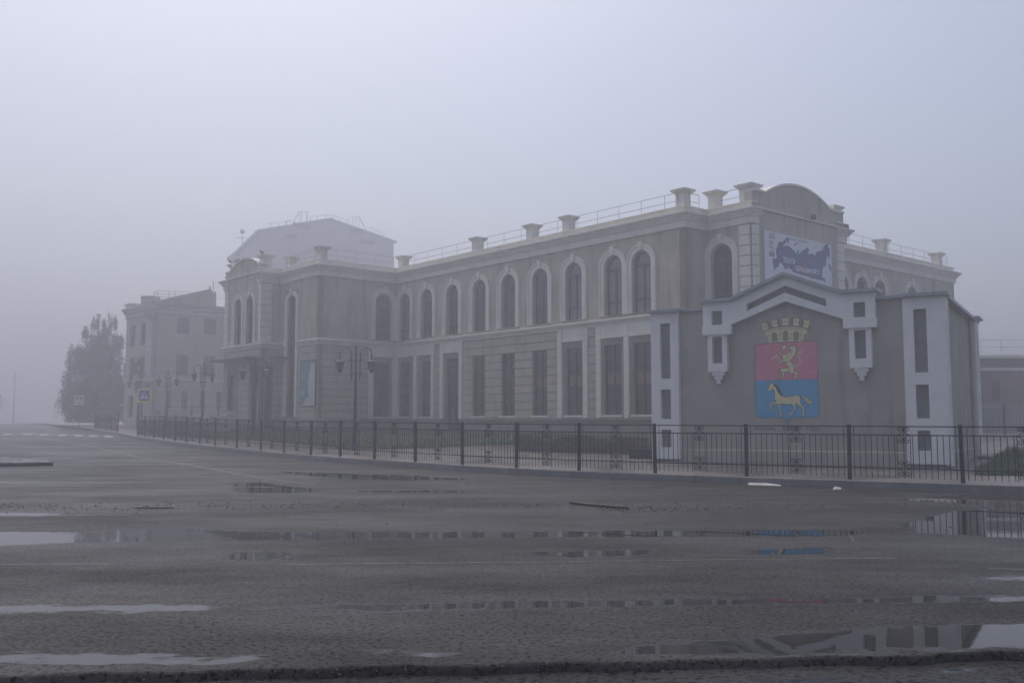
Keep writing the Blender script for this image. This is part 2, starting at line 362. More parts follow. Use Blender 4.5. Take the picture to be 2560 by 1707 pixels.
puds = [
 [(1.15,6.3),(1.6,6.42),(1.9,6.56),(2.33,6.72),(2.86,6.80),(3.34,6.86),(3.9,6.95),(4.5,6.8),(4.2,6.3),(3.3,6.12),(2.94,6.07),(2.52,6.03),(1.96,5.97),(1.3,5.93),(.6,5.9),(.7,6.12)],
 [(-4.6,7.5),(-3.12,7.55),(-2.44,7.54),(-2.22,7.42),(-2.36,7.28),(-3.18,7.28),(-4.6,7.2)],
 [(-2.15,7.46),(-1.1,7.54),(0,7.72),(1.2,7.8),(2.5,7.84),(3.88,7.96),(5,8.06),(5,7.74),(3.77,7.7),(2.36,7.58),(1.2,7.5),(0,7.38),(-1.2,7.3)],
 [(-4,5.93),(-2.31,5.95),(-1.5,5.93),(-1.5,5.80),(-2.23,5.72),(-4,5.68)],
 [(-.8,5.99),(-.6,6.04),(-.3,6.0),(-.5,5.90)],
 [(-8,12.7),(-5.9,12.5),(-5.0,12.7),(-4.25,13.0),(-3.5,12.55),(0,12.55),(4.1,12.8),(5,12.6),(4.2,12.1),(0,11.9),(-2.75,11.6),(-4.56,11.5),(-5.5,11.3),(-6.5,10.9),(-8,11.2)],
 [(-3.13,10.3),(-2.85,10.6),(-2.63,10.65),(-2.3,10.45),(-2.45,9.98),(-2.78,9.9),(-3.05,10.05)],
 [(.19,10.6),(1.57,10.85),(1.47,10.35),(.9,10.15),(.19,10.3)], [(2.6,10.8),(3.6,11.0),(3.4,10.4),(2.5,10.4)],
 [(-6.5,26.9),(-5.0,26.1),(-2.5,24.9),(-1.0,23.8),(-1.4,23.4),(-2.5,23.3),(-4.0,23.6),(-5.5,25.2)],
 [(-6.4,22.0),(-5.9,22.6),(-5.2,21.6),(-4.3,20.8),(-4.0,19.8),(-4.6,19.4),(-5.6,19.6)],
 [(-3.3,20.1),(-1.5,20.2),(-.6,19.9),(-1.57,19.65),(-3.1,19.6)],
 [(7.0,17.7),(8.3,18.7),(9.2,19.0),(13,17),(13,11.5),(6.3,11.8),(5.2,12.4),(5.4,13.4),(6.0,14.2),(6.9,15.3),(8.1,16.2),(7.7,17.2)],
 
 [(3.9,8.9),(5.5,9.1),(7,9.2),(7,8.7),(5,8.6)], [(-14,15.6),(-8,15.2),(-5.5,14.9),(-8,14.6),(-14,14.8)]]
mudp = [[(6.9,17.7),(8.3,18.75),(13,16.9),(13,13.8),(9.9,14.6),(8.3,15.9),(8.1,16.6),(7.6,17.3)]]
def sdf(px, py, polys):
    best = np.full(px.shape, -9.)
    for P in polys:
        P = np.array(P); n = len(P); ins = np.zeros(px.shape, bool); dd = np.full(px.shape, 1e9)
        for i in range(n):
            a, b = P[i], P[(i+1) % n]
            c = ((a[1] > py) != (b[1] > py)) & (px < (b[0]-a[0])*(py-a[1])/((b[1]-a[1]) or 1e-9)+a[0]); ins ^= c
            e_ = b-a; t = np.clip(((px-a[0])*e_[0]+(py-a[1])*e_[1])/(e_@e_), 0, 1)
            dd = np.minimum(dd, np.hypot(px-a[0]-t*e_[0], py-a[1]-t*e_[1]))
        best = np.maximum(best, np.where(ins, dd, -dd))
    return best
wet = np.clip(sdf(X, Y, puds), -.6, .6); 
far = np.clip((Y-24)/40, 0, 1)
mud = np.clip(sdf(X, Y, mudp)*2.5+.3, 0, 1)
lipY = ey - .035; nx = len(xs)
vs = [(x, y, -.055) for x, y in zip(xs, lipY)] + [(x, y-.012, -.016) for x, y in zip(xs, ey)]
vs += list(zip(X.ravel().tolist(), Y.ravel().tolist(), Z.ravel().tolist()))
nrow = len(ts)+2; fs = []
for i in range(nrow-1):
    for j in range(nx-1): q = i*nx+j; fs.append((q, q+1, q+nx+1, q+nx))
me = bpy.data.meshes.new('road'); me.from_pydata(vs, [], fs); me.materials.append(M('asphalt'))
def attr(me, name, arr):
    a = me.attributes.new(name, 'FLOAT', 'POINT'); a.data.foreach_set('value', np.asarray(arr, dtype=np.float32))
attr(me, 'wet', np.concatenate([np.full(2*nx, -.5), wet.ravel()])); attr(me, 'mud', np.concatenate([np.zeros(2*nx), mud.ravel()]))
me.shade_smooth(); o = bpy.data.objects.new('road', me); COL.objects.link(o); tag(o, kind='structure')
# near strip, one asphalt layer lower
nrd = MB(); gx = np.arange(-12, 12.01, .1); gy = np.arange(-2, 7.5, .1)
for y in gy:
    for x in gx: nrd.v.append((x, y, -.05))
for i in range(len(gy)-1):
    for j in range(len(gx)-1): q = i*len(gx)+j; nrd.f.append((q, q+1, q+len(gx)+1, q+len(gx)))
o = nrd.build('road_lower_layer', 'asphalt_near'); tag(o, kind='structure')
GX, GY = np.meshgrid(gx, gy); w_ = np.clip(sdf(GX, GY, [[(2.2,5.72),(2.45,5.84),(2.7,5.85),(2.75,5.74),(2.5,5.68)],[(-.3,5.2),(1.2,5.5),(2.2,5.7),(1.2,5.3)]]), -.6, .6)
attr(o.data, 'wet', w_.ravel()); attr(o.data, 'mud', np.zeros(GX.size))
o = MB(); o.box(LOC, -300, 300, -300, 300, -.4, -.3); tag(o.build('ground', 'asphalt_near'), kind='structure')

def strip(path, w2, z=.004):
    mb = MB(); P = densify(path, .5); n = len(P)
    for i, p in enumerate(P):
        d, _ = dirn(P[max(i-1, 0)], P[min(i+1, n-1)])
        for s_ in (-w2, w2): q = (p[0]-d[1]*s_, p[1]+d[0]*s_); mb.v.append((q[0], q[1], h(q[1])+z))
    for i in range(n-1): mb.f.append((2*i, 2*i+1, 2*i+3, 2*i+2))
    return mb
mk = []
mk.append(strip([(-20,21.7),(-11.43,21.5),(-5.2,21.05)], .05))
mk.append(strip([(-34,68),(-32.5,65.2),(-28.5,58.5),(-23.38,50.36),(-16.89,40.6),(-14.18,36.3),(-9.26,28.9),(-7.24,25.64),(-5.61,23.3),(-4.4,21.7)], .05))
mk.append(strip([(-3.28,25.6),(-1.4,24.1),(0,23.16),(1.98,21.9)], .025))
mk.append(strip([(-2.3,9.66),(0,9.8),(2.57,10.03),(4,10.12)], .018)); mk.append(strip([(-5.4,9.66),(-4.02,9.66)], .015)); mk.append(strip([(4.6,9.4),(6.5,9.0)], .02))
for a, b in (((-34.9,65.2),(-33.6,65.2)),((-33.2,65.1),(-32.3,64.8)),((-31.7,64.4),(-31.0,64.3)),((-30.05,63.5),(-29.3,63.3)),((-28.5,62.5),(-27.8,62.3)),((-27.2,61.8),(-26.6,61.6)),((-26.0,61.1),(-25.2,60.8))):
    d, l = dirn(a, b); F = Fr(((a[0]+b[0])/2, (a[1]+b[1])/2), (-.42, .907))
    q = MB(); 
    c = [F(-2.0, -.26, 0), F(2.0, -.26, 0), F(2.0, .26, 0), F(-2.0, .26, 0)]
    q.poly([(x, y, h(y)+.012) for x, y, _ in c]); mk.append(q)
for k in range(5):
    x0 = -64 + k*3.2; q = MB(); q.poly([(x, y, h(y)+.02) for x, y in ((x0,118-k),(x0+1.6,118-k),(x0+2.6,124-k),(x0+1.0,124-k))]); mk.append(q)
for i, q in enumerate(mk): tag(q.build('road_marking', 'marking' if i < 6 else 'zebra_paint'), kind='structure')
# cracks and patch seams in the asphalt
def gpx(px, py): r = ray(px, py); k = -CAMZ/r[2]; return (k*r[0], k*r[1])
for P_, w_ in (([(2069,1239),(2083,1247),(2064,1258),(2056,1268)], .02), ([(2121,1334),(2129,1350),(2156,1369),(2185,1372),(2250,1376)], .022), ([(2341,1407),(2379,1413),(2420,1418)], .02),
               ([(141,1437),(234,1442),(305,1436),(408,1426),(479,1422),(560,1421)], .014), ([(272,1579),(320,1570),(381,1562),(452,1543)], .007), ([(1180,1500),(1290,1506),(1400,1502),(1490,1510)], .007), ([(1700,1290),(1830,1300),(1960,1297)], .018)):
    jr = random.Random(int(P_[0][0])); G_ = densify([gpx(*p) for p in P_], .12); G_ = [(x+jr.uniform(-.025, .025), y+jr.uniform(-.03, .03)) for x, y in G_]
    q = MB(); n = len(G_)
    for i, p in enumerate(G_):
        d, _ = dirn(G_[max(i-1, 0)], G_[min(i+1, n-1)]); ww = w_*jr.uniform(.3, 1)
        for s_ in (-ww, ww): a = (p[0]-d[1]*s_, p[1]+d[0]*s_); q.v.append((a[0], a[1], h(a[1])+.003))
    for i in range(n-1): q.f.append((2*i, 2*i+1, 2*i+3, 2*i+2))
    tag(q.build('road_crack', 'black'), kind='structure')
# traffic island on the left
isl = [(-14.2,29.8),(-14.9,29.45),(-16.2,29.0),(-20,27.8),(-32,25),(-34,31),(-24,34),(-17.5,33.2),(-14.8,31.0)]
mb = MB(); n = len(isl)
for ring, z in ((1.0, -.05), (1.0, .11), (.985, .13)):
    cx, cy_ = -22, 30; 
    for x, y in isl: mb.v.append((cx+(x-cx)*ring, cy_+(y-cy_)*ring, h(y)+z))
for k in range(2):
    for j in range(n): mb.f.append((k*n+j, k*n+(j+1) % n, (k+1)*n+(j+1) % n, (k+1)*n+j))
mb.f.append(tuple(2*n+j for j in range(n))); tag(mb.build('traffic_island', 'asphalt_near'), kind='structure')

def lawn(name, front, back, rise0, rise1, nr_=8):
    mb = MB(); n = len(front)
    for i in range(n):
        for k in range(nr_+1):
            t = k/nr_; x = front[i][0]*(1-t)+back[i][0]*t; y = front[i][1]*(1-t)+back[i][1]*t
            mb.v.append((x, y, gz(y)+.03+rise0*(1-t)+rise1*(t*t*(3-2*t))))
    for i in range(n-1):
        for k in range(nr_): q = i*(nr_+1)+k; mb.f.append((q, q+1, q+nr_+2, q+nr_+1))
    tag(mb.build(name, 'grass_ground', smooth=True), kind='structure'); return front, back, rise0, rise1
lawns = [
 lawn('lawn', [(-21,57),(-15.6,50.5),(-12.1,47.3),(-9,42.6),(-6.8,39.0),(-4.5,38.9),(-2.4,40.8),(.1,43.2),(2.5,44.6)],
      [(-20,61),(-15.4,56.7),(-13.5,56.8),(-11,54.2),(-9,55.7),(-7,57.3),(-4,54),(-.5,49.8),(3.9,44.8)], 0, .34),
 lawn('lawn', [(.2,38.0),(2.5,36.7),(4.9,35.2)], [(3.9,44.6),(5.6,42.6),(7.4,40.4)], 0, .25),
 lawn('lawn', [(-29,74),(-24.6,63.5),(-20.5,57.5),(-18,55)], [(-33,86),(-27,78),(-21,70),(-19.5,62.5)], 0, .1),
 lawn('lawn', [(10.9,22.8),(13.2,22.4),(17,21.5),(24,19)], [(13.8,27.3),(17.4,32),(21,32),(28,30)], 0, .1)]
gb = MB(); fl = MB(); rg = random.Random(5)
for li, (fr_, bk, r0, r1) in enumerate(lawns):
    cnt = (15000, 2500, 2000, 5000)[li]
    for _ in range(cnt):
        i = rg.random()*(len(fr_)-1.001); a = int(i); f = i-a; t = rg.random()**1.3
        x = (fr_[a][0]*(1-f)+fr_[a+1][0]*f)*(1-t)+(bk[a][0]*(1-f)+bk[a+1][0]*f)*t
        y = (fr_[a][1]*(1-f)+fr_[a+1][1]*f)*(1-t)+(bk[a][1]*(1-f)+bk[a+1][1]*f)*t
        z = gz(y)+.02+r0*(1-t)+r1*(t*t*(3-2*t))
        clump = .5+.5*math.sin(x*1.3+y*.7)*math.cos(y*1.1-x*.4)
        hh = rg.uniform(.05, .11)*(1+.6*clump) if li != 3 else rg.uniform(.08, .22)*(1+1.6*clump*max(0, min(1, (y-23)/4)))
        an = rg.uniform(0, 6.3); wd = rg.uniform(.02, .05); lx, ly = rg.uniform(-.05, .05), rg.uniform(-.05, .05)
        gb.poly([(x-wd*math.cos(an), y-wd*math.sin(an), z), (x+wd*math.cos(an), y+wd*math.sin(an), z), (x+lx, y+ly, z+hh)])
        if li == 0 and rg.random() < .007:
            s_ = .03; zz = z+hh
            fl.poly([(x-s_, y, zz), (x, y-s_, zz+.01), (x+s_, y, zz), (x, y+s_, zz+.02)]); fl.poly([(x-s_, y, zz), (x, y, zz-.03), (x+s_, y, zz), (x, y, zz+.03)])
tag(gb.build('grass', 'grass_blade'), 'short damp green grass growing over the lawns in front of the grey theatre', 'grass', kind='stuff')
tag(fl.build('white_flowers', 'flower'), 'tiny white flowers scattered in the lawn in front of the long wing', 'flowers', kind='stuff')

# ================================================================ THEATRE BUILDING
A = R(40.5); u = (-math.sin(A), math.cos(A)); v = (math.cos(A), math.sin(A)); mu = (-u[0], -u[1]); mv = (-v[0], -v[1])
W = (6.19, 42.0)
S = adv(W, u, -1.9); S2 = adv(S, v, 1.45); S3 = adv(S2, u, -2.4); E1 = adv(S3, v, 7.25); E2 = adv(E1, u, 2.6); R5 = adv(E2, v, 16.8)
I = adv(W, u, 20.3); T = adv(I, v, -5.25); Nn = adv(T, u, 4.75); Q = adv(Nn, v, -1.2); Rr = adv(Q, u, 5.2)
Rb = adv(Rr, v, 20); R5b = adv(R5, u, 25)
th = thing('theatre_building', 'long two-storey grey theatre with arched upper windows, white trim and roof pedestals', 'theatre', (W[0], W[1], 0))
ZS, ZP, ZSTR, ZU, ZF, ZM, ZT = 1.65, 1.43, 5.88, 6.2, 9.8, 10.45, 10.75
WINW, SILL, SPR = 1.08, 6.33, 8.56
# --- window templates (local x = s, y = outward, z from sill)
def frame_rings(w_, zt, zs, arched, mull, trans, th_=.055):
    mb = MB(); y0, y1 = -.24, -.17
    if arched:
        mb.prism(LOC, arch(w_, 0, zs), y0, y1, [arch(w_-2*th_, th_, zs)])
    else: mb.prism(LOC, rect(-w_/2, w_/2, 0, zt), y0, y1, [rect(-w_/2+th_, w_/2-th_, th_, zt-th_)])
    for x in mull: mb.box(LOC, x-.045, x+.045, y0+.005, y1-.003, th_, (zs if arched else zt-th_))
    for z in trans: mb.box(LOC, -w_/2+th_, w_/2-th_, y0+.007, y1+.004, z-.045, z+.045)
    return mb
def arch_surround(w_, zs, outer=.35, z0=0., key=True):
    mb = MB(); r = w_/2
    mb.prism(LOC, arch(w_+2*outer, z0, zs, 20), 0, .06, [arch(w_+.08, z0+.001, zs, 20)])
    mb.prism(LOC, arch(w_+2*outer+.002, z0, zs, 20), .06, .10, [arch(w_+2*outer-.16, z0+.001, zs, 20)])
    if key: mb.prism(LOC, [(-.09, zs+r+.04), (.09, zs+r+.04), (.13, zs+r+outer+.10), (-.13, zs+r+outer+.10)], 0, .14)
    return mb
me_af = frame_rings(WINW, 0, SPR-SILL, True, [0], [.62, SPR-SILL-.1]).mesh('window', 'frame')
me_as = arch_surround(WINW, SPR-SILL).mesh('surround', 'trim'); me_as2 = arch_surround(WINW, SPR-SILL, .325).mesh('surround', 'trim')
def pane_mesh(loop, g, y=-.215): q = MB(); q.prism_flat(LOC, loop, y); return q.mesh('pane', g)
ap = {g: pane_mesh(arch(WINW-.05, .03, SPR-SILL), g) for g in ('glass_dark', 'glass_mid', 'glass_pale')}
apl = {g: pane_mesh(rect(-.45, .45, .02, .6), g, -.20) for g in ('glass_mid', 'glass_pale')}
GH = 3.22
me_gf = frame_rings(WINW, GH, 0, False, [0], [.70, 1.36, 1.95]).mesh('window', 'frame')
gp = {g: pane_mesh(rect(-.52, .52, .03, GH-.03), g) for g in ('glass_dark', 'glass_mid', 'glass_pale')}
tan = pane_mesh(rect(-.46, .46, 1.4, 1.91), 'glass_tan', -.20)
q = MB(); q.box(LOC, -.62, .62, -.14, .07, -.10, 0); me_sill = q.mesh('sill', 'trim')
def arch_win(F, s, g='glass_mid', pair=False, low=None, lift=0):
    o = inst('window', me_af, th, F(s, 0, SILL), F.a); sub('surround', me_as2 if pair else me_as, o); sub('pane', ap[g], o)
    if low: sub('blind', apl[low], o)
    return o
def ground_win(F, s, g='glass_mid', tanp=False):
    o = inst('window', me_gf, th, F(s, 0, 1.78), F.a); sub('sill', me_sill, o); sub('pane', gp[g], o)
    if tanp: sub('tinted_pane', tan, o)
    return o
ah = lambda s: arch(WINW, SILL, SPR, 10, s)
gh_ = lambda s: rect(s-WINW/2, s+WINW/2, 1.78, 1.78+GH)
walls = MB(); lows = MB(); rust = MB(); bays = MB()
def face(a, b, up=(), down=(), bayl=(), rustic=True, top=ZF+.05, extra_up=(), extra_dn=(), low_top=ZSTR+.1, strips=()):
    d, l = dirn(a, b); F = Fr(a, d)
    walls.prism(F, rect(0, l, low_top, top), -.3, 0, [ah(s) for s in up]+list(extra_up), back=False)
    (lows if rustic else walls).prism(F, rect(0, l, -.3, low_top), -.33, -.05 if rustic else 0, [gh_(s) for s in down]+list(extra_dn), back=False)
    if rustic:
        rust = MB()
        opens = [(s-WINW/2, s+WINW/2, 1.78, 1.78+GH) for s in down] + [(p, q_, 1.6, 5.9) for p, q_ in bayl]
        for hl in extra_dn:
            X_ = [p[0] for p in hl]; Z_ = [p[1] for p in hl]; opens.append((min(X_)-.001, max(X_)+.001, min(Z_), max(Z_)))
        z = ZS
        while z < ZSTR-.05:
            z1 = min(z+.42, ZSTR)
            cuts = sorted([(max(0, o_[0]), min(l, o_[1])) for o_ in opens if o_[2] < z1-.02 and o_[3] > z+.02])
            cur = 0.
            for c0, c1 in cuts + [(l, l)]:
                if c0 > cur+.02: rust.box(F, cur+.002, c0-.001, -.048, .0, z+.026, z1-.026)
                cur = max(cur, c1)
            z = z1
        if rust.f: rust.build('rusticated_wall', 'plaster_rustic', th)
    return F, l
def bay(F, s0, s1):                              # pale pilaster strips with a panel above the window
    bays = MB()
    for s_ in (s0, s1): bays.box(F, s_-.15, s_+.15, -.048, .07, ZS, 5.34); 
    for s_ in (s0, s1): bays.box(F, s_-.17, s_+.17, -.028, .09, 5.34, 5.44); bays.box(F, s_-.15, s_+.15, -.028, .07, 5.44, ZSTR)
    bays.box(F, s0+.17, s1-.17, -.028, .05, 5.42, ZSTR); bays.box(F, s0+.17, s1-.17, -.028, .08, 5.30, 5.42)
    bays.build('pilaster', 'trim', th)
# wing front: s measured from S (W is at 1.9)
o_ = 1.9
upw = [.58, 2.32, 4.93, 7.34, 9.8, 12.22, 14.66, 17.12, 19.38]; dnw = [.63, 2.45, 5.0, 7.4, 9.85, 12.28, 17.15, 19.42]
door = (14.0+o_, 15.3+o_)
F, l = face(S, I, [s+o_ for s in upw], [s+o_ for s in dnw], [(-.35+o_, 3.4+o_), (4.15+o_, 5.9+o_), (13.7+o_, 15.75+o_), (16.35+o_, l if False else 20.3+o_)],
            extra_dn=[rect(door[0], door[1], .55, 4.99)])
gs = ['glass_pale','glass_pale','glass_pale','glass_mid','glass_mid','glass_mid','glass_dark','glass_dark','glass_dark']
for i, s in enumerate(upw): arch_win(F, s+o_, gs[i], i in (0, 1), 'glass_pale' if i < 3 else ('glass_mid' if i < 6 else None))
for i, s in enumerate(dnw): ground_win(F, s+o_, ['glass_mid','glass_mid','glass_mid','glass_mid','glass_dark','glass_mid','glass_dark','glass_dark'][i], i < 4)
bay(F, -.15+o_, 1.52+o_); bays = MB(); bays.box(F, 3.4+o_-.27, 3.4+o_+.03, -.048, .07, ZS, ZSTR); bays.box(F, 1.69+o_, 3.13+o_, -.028, .05, 5.42, ZSTR); bays.box(F, 1.69+o_, 3.13+o_, -.028, .08, 5.30, 5.42); bays.build('pilaster', 'trim', th)
bay(F, 4.15+o_, 5.9+o_); bay(F, 13.85+o_, 15.6+o_); bay(F, 16.48+o_, 18.22+o_); bays = MB(); bays.box(F, 19.99+o_, 20.29+o_, -.048, .07, ZS, ZSTR); bays.box(F, 18.39+o_, 19.97+o_, -.028, .05, 5.42, ZSTR); bays.box(F, 18.39+o_, 19.97+o_, -.028, .08, 5.3, 5.42); bays.build('pilaster', 'trim', th)
# side door of the wing
d0, d1 = door
q = MB(); q.prism(F, rect(d0, d1, .55, 4.99), -.26, -.18, [rect(d0+.07, d1-.07, .62, 3.0), rect(d0+.07, d1-.07, 3.08, 4.92)]); q.box(F, (d0+d1)/2-.05, (d0+d1)/2+.05, -.255, -.17, .62, 3.0)
dr = q.build('door', 'frame', th); 
q = MB(); q.box(F, d0+.05, d1-.05, -.25, -.22, .6, 4.95); oo = q.build('pane', 'glass_dark', None); oo.parent = dr; 
for vv in oo.data.vertices: vv.co = Vector(vv.co) - Vector((W[0], W[1], 0))
q = MB(); q.tube([F((d0+d1)/2+.1, -.12, 1.3), F((d0+d1)/2+.1, -.12, 2.2)], .02); q.v = [(a-W[0], b-W[1], c) for a, b, c in q.v]; oo = q.build('handle', 'steel', None); oo.parent = dr
q = MB(); q.box(F, d0-.3, d1+.3, .0, 1.1, .2, .56); q.box(F, d0-.3, d1+.3, 1.1, 1.45, .2, .40); q.build('step', 'kerb', th)
# tower face and other faces
Ft, lt = face(I, T, [.92], [.95], [(.0, 1.95)]); arch_win(Ft, .92, 'glass_dark'); ground_win(Ft, .95, 'glass_dark'); bays = MB()
bays.box(Ft, .02, .25, -.048, .07, ZS, ZSTR); bays.box(Ft, 1.6, 1.9, -.048, .07, ZS, ZSTR); bays.box(Ft, .27, 1.58, -.028, .05, 5.42, ZSTR); bays.box(Ft, .27, 1.58, -.028, .08, 5.3, 5.42); bays.build('pilaster', 'trim', th)
tall = arch(1.04, 1.78, 8.45, 10, 3.2); split = 5.98
def cutlow(c): return rect(c-.42, c+.42, 1.78, split-.001)
def cuthigh(c, w2=.42, zs=8.45): return [(c-w2, split), (c+w2, split)] + [(c+w2*math.cos(math.pi*i/10), zs+w2*math.sin(math.pi*i/10)) for i in range(11)]
d, l = dirn(T, Nn); Fn = Fr(T, d)
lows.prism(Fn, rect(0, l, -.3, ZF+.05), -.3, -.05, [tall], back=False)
walls.prism(Fn, [(0, ZSTR+.1), (2.4, ZSTR+.1), (2.4, ZF), (0, ZF)], -.048, 0, back=False); walls.prism(Fn, [(4.0, ZSTR+.1), (l, ZSTR+.1), (l, ZF), (4.0, ZF)], -.048, 0, back=False)
walls.prism(Fn, rect(2.402, 3.998, 9.3, ZF), -.048, 0, back=False)
rust = MB(); rust2 = MB(); z = ZS
while z < ZSTR-.05:
    rust.box(Fn, .002, 2.42, -.048, 0, z+.026, z+.394); rust2.box(Fn, 3.98, l-.002, -.048, 0, z+.026, z+.394); z += .42
rust.build('rusticated_wall', 'plaster_rustic', th); rust2.build('rusticated_wall', 'plaster_rustic', th)
q = frame_rings(1.04, 0, 8.45-1.78, True, [0], [.9, 1.9, 2.9, 4.2, 5.6, 6.6]); me_t = q.mesh('window', 'frame')
ow = inst('window', me_t, th, Fn(3.2, 0, 1.78), Fn.a)
q = MB(); q.prism(LOC, arch(1.60, 0, 6.67, 20), -.048, .07, [arch(1.10, .001, 6.67, 20)]); q.prism(LOC, [(-.09, 7.24), (.09, 7.24), (.13, 7.56), (-.13, 7.56)], .07, .15); sub('surround', q.mesh('surround', 'trim'), ow)
sub('pane', pane_mesh(arch(1.0, .03, 6.67), 'glass_dark'), ow)
# return N->Q with corner entrance glazing, pavilion front Q->R
Fq, lq = face(Nn, Q, extra_dn=[rect(.35, lq if False else 1.19, .7, 4.8)])
Fp = Fr(Q, u); lp = 5.2
def parch(c, w2=.47): return [(c-w2, 6.25), (c+w2, 6.25)] + [(c+w2*math.cos(math.pi*i/10), 8.62+w2*math.sin(math.pi*i/10)) for i in range(11)]
pw = (1.55, 3.2)
walls.prism(Fp, rect(0, lp, ZSTR+.1, 10.44), -.3, 0, [parch(c) for c in pw], back=False)
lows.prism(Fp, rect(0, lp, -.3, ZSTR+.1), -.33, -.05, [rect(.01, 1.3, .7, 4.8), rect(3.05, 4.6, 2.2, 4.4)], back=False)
rust = MB(); z = ZS
while z < ZSTR-.3:
    for c0, c1 in ((1.5, 2.98), (4.68, lp)) if z < 4.6 else ((0, lp),): rust.box(Fp, c0+.002, c1-.002, -.048, 0, z+.026, z+.394)
    z += .42
pf = frame_rings(.94, 0, 2.37, True, [0], [.8, 2.3]).mesh('window', 'frame'); ps = arch_surround(.94, 2.37, .27).mesh('surround', 'trim'); pp = pane_mesh(arch(.9, .03, 2.37), 'glass_dark'); ppt = pane_mesh(arch(.8, 2.0, 2.37), 'glass_pale', -.205)
for c in pw: ow = inst('window', pf, th, Fp(c, 0, 6.25), Fp.a); sub('surround', ps, ow); sub('pane', pp, ow); sub('upper_pane', ppt, ow)
q = MB(); q.prism(Fp, rect(3.05, 4.6, 2.2, 4.4), -.25, -.18, [rect(3.13, 4.52, 2.28, 4.32)]); q.v = [(a-W[0], b-W[1], c) for a, b, c in q.v]; 
ow = q.build('window', 'frame'); ow.parent = th
q = MB(); q.box(Fp, 3.1, 4.55, -.24, -.21, 2.25, 4.35); q.v = [(a-W[0], b-W[1], c) for a, b, c in q.v]; oo = q.build('pane', 'glass_mid'); oo.parent = ow
q = MB()                                          # entrance glazing
for Fx, a0, a1 in ((Fp, .02, 1.3), (Fq, .35, 1.18)):
    for k in range(4): x = a0+(a1-a0)*k/3; q.box(Fx, x-.03, x+.03, -.2, -.12, .7, 4.8)
    for z in (.75, 2.9, 4.0, 4.76): q.box(Fx, a0, a1, -.195, -.125, z-.03, z+.03)
ed = q.build('entrance_door', 'frame', th)
q = MB(); q.box(Fp, .04, 1.3, -.18, -.15, .7, 4.78); q.box(Fq, .35, 1.17, -.18, -.15, .7, 4.78); q.v = [(a-W[0], b-W[1], c) for a, b, c in q.v]; oo = q.build('pane', 'glass_mid'); oo.parent = ed
q = MB(); q.prism(Fp, [(-.4, 5.2), (4.9, 5.2), (4.9, 5.3), (-.4, 5.3)], .02, 1.1); q.box(Fq, -.0, 1.0, .45, 1.1, 5.205, 5.295); q.build('canopy', 'frame', th)
# pavilion side, arched face, banner face, return, right wing, back
face(Rr, Rb, rustic=False); face(S2, S, rustic=True)
Fa, la = face(S3, S2, [2.4-.82], [], rustic=True); arch_win(Fa, 2.4-.82, 'glass_dark')
Fb = Fr(E1, mv); lb = 7.25
walls.prism(Fb, rect(0, lb, -.3, 10.44), -.3, 0, back=False)
face(E2, E1, rustic=False)
Fr5, l5 = face(R5, E2, [16.8-.8-s for s in (3.38, 5.31, 7.2, 10.75)], [16.8-.8-s for s in (5.3, 10.75)], rustic=True)
for i, s in enumerate((3.38, 5.31, 7.2, 10.75)): arch_win(Fr5, 16.0-s, 'glass_mid', True)
for s in (5.3, 10.75): ground_win(Fr5, 16.0-s)
face(R5b, R5, rustic=False); face(Rb, R5b, rustic=False)
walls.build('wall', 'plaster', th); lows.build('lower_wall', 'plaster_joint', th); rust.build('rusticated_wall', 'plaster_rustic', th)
# sweeps
cor = [(-.05, ZF-.02), (.10, ZF), (.12, 10.10), (.19, 10.12), (.19, 10.18), (.24, 10.20), (.24, 10.26), (.30, 10.28), (.30, 10.33), (.38, 10.36), (.38, 10.43), (.02, ZM+.02), (.02, ZT-.05), (.09, ZT-.05), (.09, ZT), (-.3, ZT+.01), (-.3, 10.3)]
strp = [(-.05, ZSTR-.02), (.05, ZSTR), (.07, 5.98), (.13, 6.02), (.13, 6.07), (.20, 6.10), (.20, 6.17), (.0, ZU+.03), (-.05, ZU+.03)]
plp = [(-.1, -.4), (.06, -.4), (.06, ZP-.02), (.09, ZP), (.09, 1.5), (.14, 1.54), (.14, 1.62), (-.02, ZS+.01), (-.1, ZS)]
cn = MB(); cn.sweep([R5b, R5, E2, E1, adv(E1, v, -.65)], cor); cn.sweep([adv(S3, v, .4), S3, S2, S, I, T, Nn, Q, adv(Q, u, .4)], cor); cn.sweep([adv(Rr, u, -.45), Rr, Rb, R5b], cor)
cn.build('cornice', 'trim', th)
q = MB(); q.sweep([R5b, R5, E2, E1, S3, S2, S, I, T, adv(T, u, 2.4)], strp); q.sweep([adv(T, u, 4.0), Nn, Q, Rr, Rb], strp); q.build('string_course', 'trim', th)
q = MB(); q.sweep([R5b, R5, E2, E1, S3, S2, S, adv(S, u, d0-.15)], plp); q.sweep([adv(S, u, d1+.15), I, T, Nn, adv(Nn, v, -.3)], plp); q.sweep([adv(Q, u, 1.5), Rr, Rb, R5b], plp); q.build('plinth', 'plinth', th)
q = MB(); q.prism_flat(Fr((0, 0), (1, 0)), [(0, 0)]*0 or [(0,0),(1,0),(1,1)], 0) if False else None
loop = [R5b, R5, E2, E1, S3, S2, S, I, T, Nn, Q, Rr, Rb]
tr = tessellate_polygon([[Vector((p[0], p[1], 0)) for p in loop]]); q.v = [(p[0], p[1], 10.38) for p in loop]; q.f = [tuple(t) for t in tr]; q.build('roof', 'flat_roof', th)
